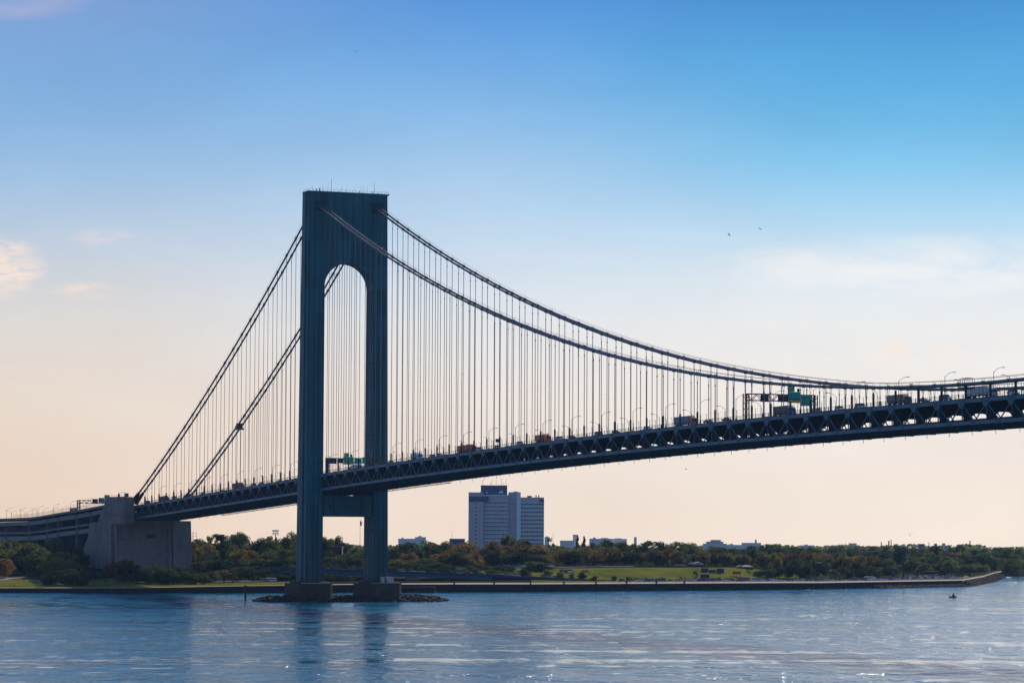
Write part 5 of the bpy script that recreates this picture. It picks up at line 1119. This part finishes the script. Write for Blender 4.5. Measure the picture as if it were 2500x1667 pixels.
# street lamps on land
sl = empty('road_lamp', (0, 0, 0)); b = MB(); b.tube([(0, 0, 0), (0, 0, 9)], .12, 6); b.build('lamp_pole', M['grey'], sl); b = MB(); b.tube([(0, 0, 8.9), (1.2, 0, 9.6), (2.6, 0, 9.8)], .08, 5); b.box(2.4, 3.2, -.15, .15, 9.7, 9.9); b.build('lamp_arm', M['grey'], sl); su = [0]
for u, v, D, lab in ((626, 1390, 1880, 'grey road lamp beside the lawn left of the tower'), (557, 1348, 1990, 'grey road lamp among trees between anchorage and tower'), (1020, 1404, 1900, 'thin road lamp beside the elevated highway right of the tower'), (971, 1402, 1902, 'thin road lamp beside the elevated highway nearest the tower'), (1660, 1397, 1965, 'road lamp on the parkway below the grassy bank'), (1395, 1399, 1930, 'road lamp on the highway below the rusty trees')):
    x, y = gp(u, D); place(sl, su, (x, y, ztop(v, u, D) - 9.7), SH, label=lab, cat='lamp', group='lamps along the waterfront roads')
# ------------------------------------------------------------------ elevated highway right of the anchorage
hw = empty('elevated_highway', (*gp(960, 1900), 5), label='low elevated highway with green girders descending behind the tower', cat='highway')
def hD(u): return interp(u, [480, 640, 800, 1150, 1500], [1960, 1905, 1893, 1912, 1946])
def hz(u): return interp(u, [480, 640, 800, 960, 1150, 1300, 1420, 1500], [13.5, 12.8, 12.0, 10.8, 9.2, 7.3, 5.8, 4.9])
def hpart(name, u0, u1, dn, df_, a, c, m_, step=15, zf=None):
    b = MB(); us = list(range(u0, u1 + 1, step))
    for p, q in zip(us, us[1:]):
        B0 = []; T0 = []
        for (u, d) in ((p, dn), (q, dn), (q, df_), (p, df_)):
            x, y = gp(u, hD(u) + d); lo_ = hz(u) + a if not zf else zf(u); B0.append((x, y, lo_)); T0.append((x, y, hz(u) + c))
        b.hexa(B0, T0)
    o = b.build(name, M[m_], hw); o.location = -Vector(hw.location); return o
hpart('roadway', 590, 1505, .4, 20, -.5, -.1, 'asphalt'); hpart('parapet', 590, 1505, 0, .35, -.6, .85, 'navy', 15); hpart('parapet', 590, 1505, 20.05, 20.4, -.6, .9, 'navy')
hpart('girder', 590, 1205, .5, .9, -2.7, -.61, 'gusset'); hpart('girder', 590, 1205, 18, 18.4, -2.7, -.61, 'gusset')
hpart('retaining_wall', 1205, 1505, .45, 19.9, 0, -.62, 'seawall', 15, lambda u: 3.8)
for u in (640, 700, 772, 852, 905, 1010, 1098, 1150):
    wd = 34 if u in (852, 1010) else 4
    b = MB(); p0 = gp(u - wd / 2, hD(u) + 1.2); p1 = gp(u + wd / 2, hD(u) + 1.2); p2 = gp(u + wd / 2, hD(u) + 17); p3 = gp(u - wd / 2, hD(u) + 17)
    b.hexa([(*p, 4) for p in (p0, p1, p2, p3)], [(*p, hz(u) - 2.72) for p in (p0, p1, p2, p3)]); o = b.build('pier', M['concrete'], hw); o.location = -Vector(hw.location)
for i, u in enumerate([742, 804, 824, 838, 862, 912, 932, 984, 1003, 1012, 1032, 1066, 1104, 1123, 1135, 1180, 1240, 1257, 1265, 1296, 1327, 1344, 1355, 1378, 1421, 1443, 1477]):
    d = rnd.choice([4, 8, 13, 17]); kd, cn = pick(); x, y = gp(u, hD(u) + d); car((x, y, hz(u) - .08), SH + (0 if d < 10 else math.pi), kd, cn, 'on the elevated highway', 'cars on the elevated highway')
# cars and a coach on the shore road, the parkway, the hill road and the car park
for u in (463, 505, 512, 580, 650):
    kd, cn = pick(); x, y = gp(u, shore(u) + 88); car((x, y, zg(u, shore(u) + 88) + .3), SH, kd, cn, 'on the shore road left of the tower', 'cars on the shore road')
x, y = gp(667, shore(667) + 90)
t = empty('minibus', (x, y, 4.8), SH + .1, label='white minibus on the shore road beside the tower', cat='bus'); t.scale = (.62, .8, .8)
b = MB(); b.prism_y([(-5, .4), (5, .4), (5, 2.4), (4.7, 3.2), (-5, 3.2)][::-1], -1.25, 1.25); bo = b.build('body', M['white'], t)
b = MB()
for i in range(7): b.box(-4.6 + 1.3 * i, -3.5 + 1.3 * i, -1.3, -1.24, 1.5, 2.5)
b.build('window', M['glass'], bo)
for xx in (-3.2, 3.3):
    for s in (-1, 1):
        b = MB(); b.tube([(xx, s * 1.0, .5), (xx, s * 1.27, .5)], .5, 10); b.build('wheel', M['tyre'], t)
for u in [1522, 1534, 1569, 1580, 1590, 1609, 1616, 1655, 1681, 1690, 1698, 1713, 1721, 1737, 1747, 1775, 1786, 1806, 1812, 1840, 1848, 1862, 1872, 1880, 1890, 1908, 1930, 1950, 1958, 1975, 1996, 2002, 2018, 2046, 2084, 2090, 2108, 2118, 2142, 2152, 2163, 2178, 2186]:
    kd, cn = pick(); t_ = rnd.choice([16, 22, 29]); x, y = gp(u, shore(u) + t_); car((x, y, zg(u, shore(u) + t_) + .2), SH + rnd.choice([0, math.pi]), kd, cn, 'on the parkway behind the seawall', 'cars on the waterfront parkway')
for (lab, u, cm) in (('white bus on the parkway left of the car park', 2124, 'white'), ('red panel truck on the parkway right of the grassy bank', 1818, 'red'), ('red and white truck on the parkway near the tall black pole', 2165, 'red')):
    x, y = gp(u, shore(u) + 24); b = MB(); b.k = 0; b.box(-4.6, 3.2, -1.25, 1.25, .9, 3.4); b.prism_y([(3.25, .6), (5.2, .6), (5.2, 1.6), (4.8, 2.6), (3.25, 2.7)][::-1], -1.15, 1.15)
    b.k = 1; b.box(-4.2, 2.8, -1.29, -1.25, 2.1, 2.8); b.k = 2
    for xx in (-3, 3.6):
        for s in (-1, 1): b.tube([(xx, s, .5), (xx, s * 1.2, .5)], .5, 8)
    o = b.build('delivery_truck' if cm == 'red' else 'city_bus', [CARS[cm], M['glass'], M['tyre']]); o.location = (x, y, zg(u, shore(u) + 24) + .2); o.rotation_euler[2] = SH; o.scale = (.8, .8, .75); tag(o, lab, 'truck' if cm == 'red' else 'bus')
for (D0, us) in ((50, range(2204, 2345, 9)), (70, range(2200, 2345, 8)), (90, range(2206, 2330, 9)), (112, range(2204, 2300, 9))):
    for u in us:
        if rnd.random() < .15: continue
        kd, cn = pick(); uu = u + rnd.uniform(-1, 1); x, y = gp(uu, shore(uu) + D0); car((x, y, zg(uu, shore(uu) + D0) + .2), SH + math.pi / 2 + rnd.uniform(-.05, .05), kd, cn, 'in %s row of the car park' % {50: 'the first', 70: 'the second', 90: 'the third', 112: 'the fourth'}[D0], 'parked cars in the waterfront car park')
for u in (1125, 1132, 1142, 1150, 1157, 1166, 1186, 1196, 1222, 1240, 1252, 1262, 1270, 1282, 1345, 1356, 1413, 1446, 1465, 1655, 1668, 1708, 1716):
    kd, cn = pick(); D = shore(u) + 158; x, y = gp(u, D); car((x, y, zg(u, D) + .3), SH + rnd.uniform(-.2, .2), kd, cn, 'on the upper road under the trees', 'cars on the upper road')
for u in (1286, 1378, 1389, 1394, 1430, 1436): kd, cn = pick(); D = shore(u) + 100; x, y = gp(u, D); car((x, y, zg(u, D) + .2), SH, kd, cn, 'on the grassy bank', 'cars parked on the bank')
for u, v in ((497, 1374), (524, 1377), (551, 1380), (569, 1379), (599, 1381)): kd, cn = pick(); D = 1948; x, y = gp(u, D); car((x, y, zg(u, D) + .2), SH, kd, cn, 'on the rise between anchorage and tower', 'cars on the rise')
x, y = gp(588, 1948); b = MB(); b.box(-2.5, 2.5, -1.2, 1.2, .8, 3.6); b.prism_y([(2.55, .5), (4.2, .5), (4.2, 1.4), (3.8, 2.3), (2.55, 2.4)][::-1], -1.1, 1.1); o = b.build('delivery_truck', M['white']); o.location = (x, y, zg(588, 1948) + .1); o.rotation_euler[2] = SH; tag(o, 'white delivery truck on the rise between anchorage and tower', 'truck')
# bench and walkers on the lawn
def person(u, t_, label, cols_, h=1.72, step=.22, rz=0.):
    D = shore(u) + t_; x, y = gp(u, D); z = zg(u, D) + .22
    me = bpy.data.meshes.new('person'); s = h / 1.72
    vv = [(0, 0, .92), (0, 0, 1.15), (0, 0, 1.40), (0, 0, 1.52), (0, 0, 1.66), (-.19, 0, 1.38), (-.24, .05, 1.1), (-.22, -.12, .86), (.19, 0, 1.38), (.24, -.06, 1.1), (.22, .14, .86), (-.1, 0, .88), (-.11, step * .4, .48), (-.11, step, .06), (-.11, step - .2, .03), (.1, 0, .88), (.11, -step * .3, .48), (.11, -step, .06), (.11, -step - .2, .03)]
    ee = [(0, 1), (1, 2), (2, 3), (3, 4), (2, 5), (5, 6), (6, 7), (2, 8), (8, 9), (9, 10), (0, 11), (11, 12), (12, 13), (13, 14), (0, 15), (15, 16), (16, 17), (17, 18)]
    me.from_pydata([(a * s, b_ * s, c * s) for a, b_, c in vv], ee, []); o = bpy.data.objects.new('person', me); COL.objects.link(o)
    md = o.modifiers.new('skin', 'SKIN'); rad = [.15, .14, .15, .06, .10, .07, .05, .035, .07, .05, .035, .1, .07, .05, .04, .1, .07, .05, .04]
    for i, q in enumerate(o.data.skin_vertices[0].data): q.radius = (rad[i] * s, rad[i] * s * .85); q.use_root = (i == 0)
    sd = o.modifiers.new('sub', 'SUBSURF'); sd.levels = 1; sd.render_levels = 1
    me.materials.append(M[cols_]); o.location = (x, y, z + .02); o.rotation_euler[2] = rz; tag(o, label, 'person', 'walkers on the park paths'); return o
person(27.5, 84, 'person in dark clothes walking on the pale plaza, left one of a pair', 'dark', rz=.4); person(30, 85, 'person in dark clothes walking on the pale plaza, right one of a pair', 'dark', 1.66, rz=.6)
person(41.5, 4, 'person in dark clothes walking on the seawall promenade below the lawn', 'dark', rz=1.2)
x, y = gp(66, shore(66) + 68); b = MB(); b.box(-1, 1, -.25, .25, .4, .48); b.box(-1, 1, .22, .28, .48, .95); b.box(-.9, -.8, -.22, .22, 0, .4); b.box(.8, .9, -.22, .22, 0, .4); o = b.build('park_bench', M['dark']); o.location = (x, y, zg(66, shore(66) + 68) + .2); o.rotation_euler[2] = SH; tag(o, 'dark park bench beside the lawn path', 'bench')
# ------------------------------------------------------------------ boat and birds
D = CX.z * FPX / (1457 - hor(2327)); x, y = gp(2327, D)
t = empty('small_boat', (x, y, 0), SH + .15, label='small dark open boat with an upright pointed canvas cabin near the shore bend', cat='boat'); t.scale = (.8, .8, .85)
b = MB(); b.hexa([(-2.2, -.5, -.2), (1.8, -.5, -.2), (1.8, .5, -.2), (-2.2, .5, -.2)], [(-3.0, -.8, .75), (2.6, -.2, .95), (2.6, .2, .95), (-3.0, .8, .75)]); b.build('hull', M['navy'], t)
b = MB(); b.hexa([(-.9, -.5, .7), (.9, -.5, .7), (.9, .5, .7), (-.9, .5, .7)], [(-.1, -.2, 2.9), (.4, -.2, 2.9), (.4, .2, 2.9), (-.1, .2, 2.9)]); b.build('canvas_cabin', M['dark'], t)
b = MB(); b.box(-3.2, -2.8, -.25, .25, .2, 1.2); b.build('outboard_motor', M['dark'], t)
def bird(u, v, D, span, bank, rz, label, flap=.35):
    d = F + RT * ((u - 1250) / FPX) - UP * ((v - 833.5) / FPX); p = CX + d * (D / d.dot(FH))
    me = bpy.data.meshes.new('seagull'); b = MB(); s = span / 2
    b.tube([(-.28, 0, 0), (-.12, 0, .02), (.08, 0, .02), (.2, 0, .03), (.3, 0, .02)], [.02, .07, .08, .05, .015], 6)
    for q in (-1, 1):
        P = [(.1, 0, .04), (-.08, 0, .04), (-.02, q * s * .5, .04 + flap * s * .75), (.12, q * s * .5, .04 + flap * s * .75), (-.12, q * s, .04 + flap * s), (.0, q * s * .98, .04 + flap * s)]
        n = len(b.v); b.v += P + [(x_, y_, z_ - .025) for x_, y_, z_ in P]
        for f in ((0, 1, 2, 3), (3, 2, 4, 5)): b.f.append([n + i for i in f]); b.f.append([n + 6 + i for i in f][::-1]); b.m += [0, 0]
        for a_, c_ in ((1, 2), (2, 4), (4, 5), (5, 3), (3, 0)): b.f.append([n + a_, n + a_ + 6, n + c_ + 6, n + c_]); b.m.append(0)
    b.poly([(-.26, -.03, .01), (-.26, .03, .01), (-.42, .07, 0), (-.42, -.07, 0)])
    o = b.build('seagull', M['bird']); o.location = p; o.rotation_euler = (bank, 0, rz); tag(o, label, 'bird')
bird(2222, 1307, 560, 1.15, .1, SH + 1.5, 'lone seagull with raised wings low above the far treeline', .9)
bird(1780, 574, 620, .9, .9, SH + .5, 'small dark bird high in the sky, lower one of two')
bird(1856, 560, 600, 1.1, .5, SH + .9, 'small dark bird high in the sky, upper one of two')
bird(870, 127, 900, .8, .2, SH + 1.2, 'tiny dark bird alone high above the tower')
bird(1675, 1145, 800, .6, .2, SH + .2, 'tiny dark bird below the bridge deck right of centre')

# ------------------------------------------------------------------ haze
HZ = True
if HZ:
    b = MB(); P = []
    for z in (-6, 232):
        P.append([(CX.x + FH.x * D + RH.x * q, CX.y + FH.y * D + RH.y * q, z) for D, q in ((-700, -6100), (-700, 6100), (6520, 6100), (6520, -6100))])
    b.hexa(P[0], P[1]); hm = bpy.data.materials.new('haze'); hm.use_nodes = True; N = hm.node_tree.nodes; L = hm.node_tree.links; N.clear()
    o_ = N.new('ShaderNodeOutputMaterial'); pv = N.new('ShaderNodeVolumePrincipled'); pv.inputs['Color'].default_value = (.30, .56, 1, 1); pv.inputs['Density'].default_value = 1.7e-5; pv.inputs['Anisotropy'].default_value = .2
    L.new(pv.outputs[0], o_.inputs['Volume']); tag(b.build('haze', hm), kind='stuff')
SC.cycles.use_denoising = True; SC.cycles.use_adaptive_sampling = False
SC.cycles.volume_bounces = 0
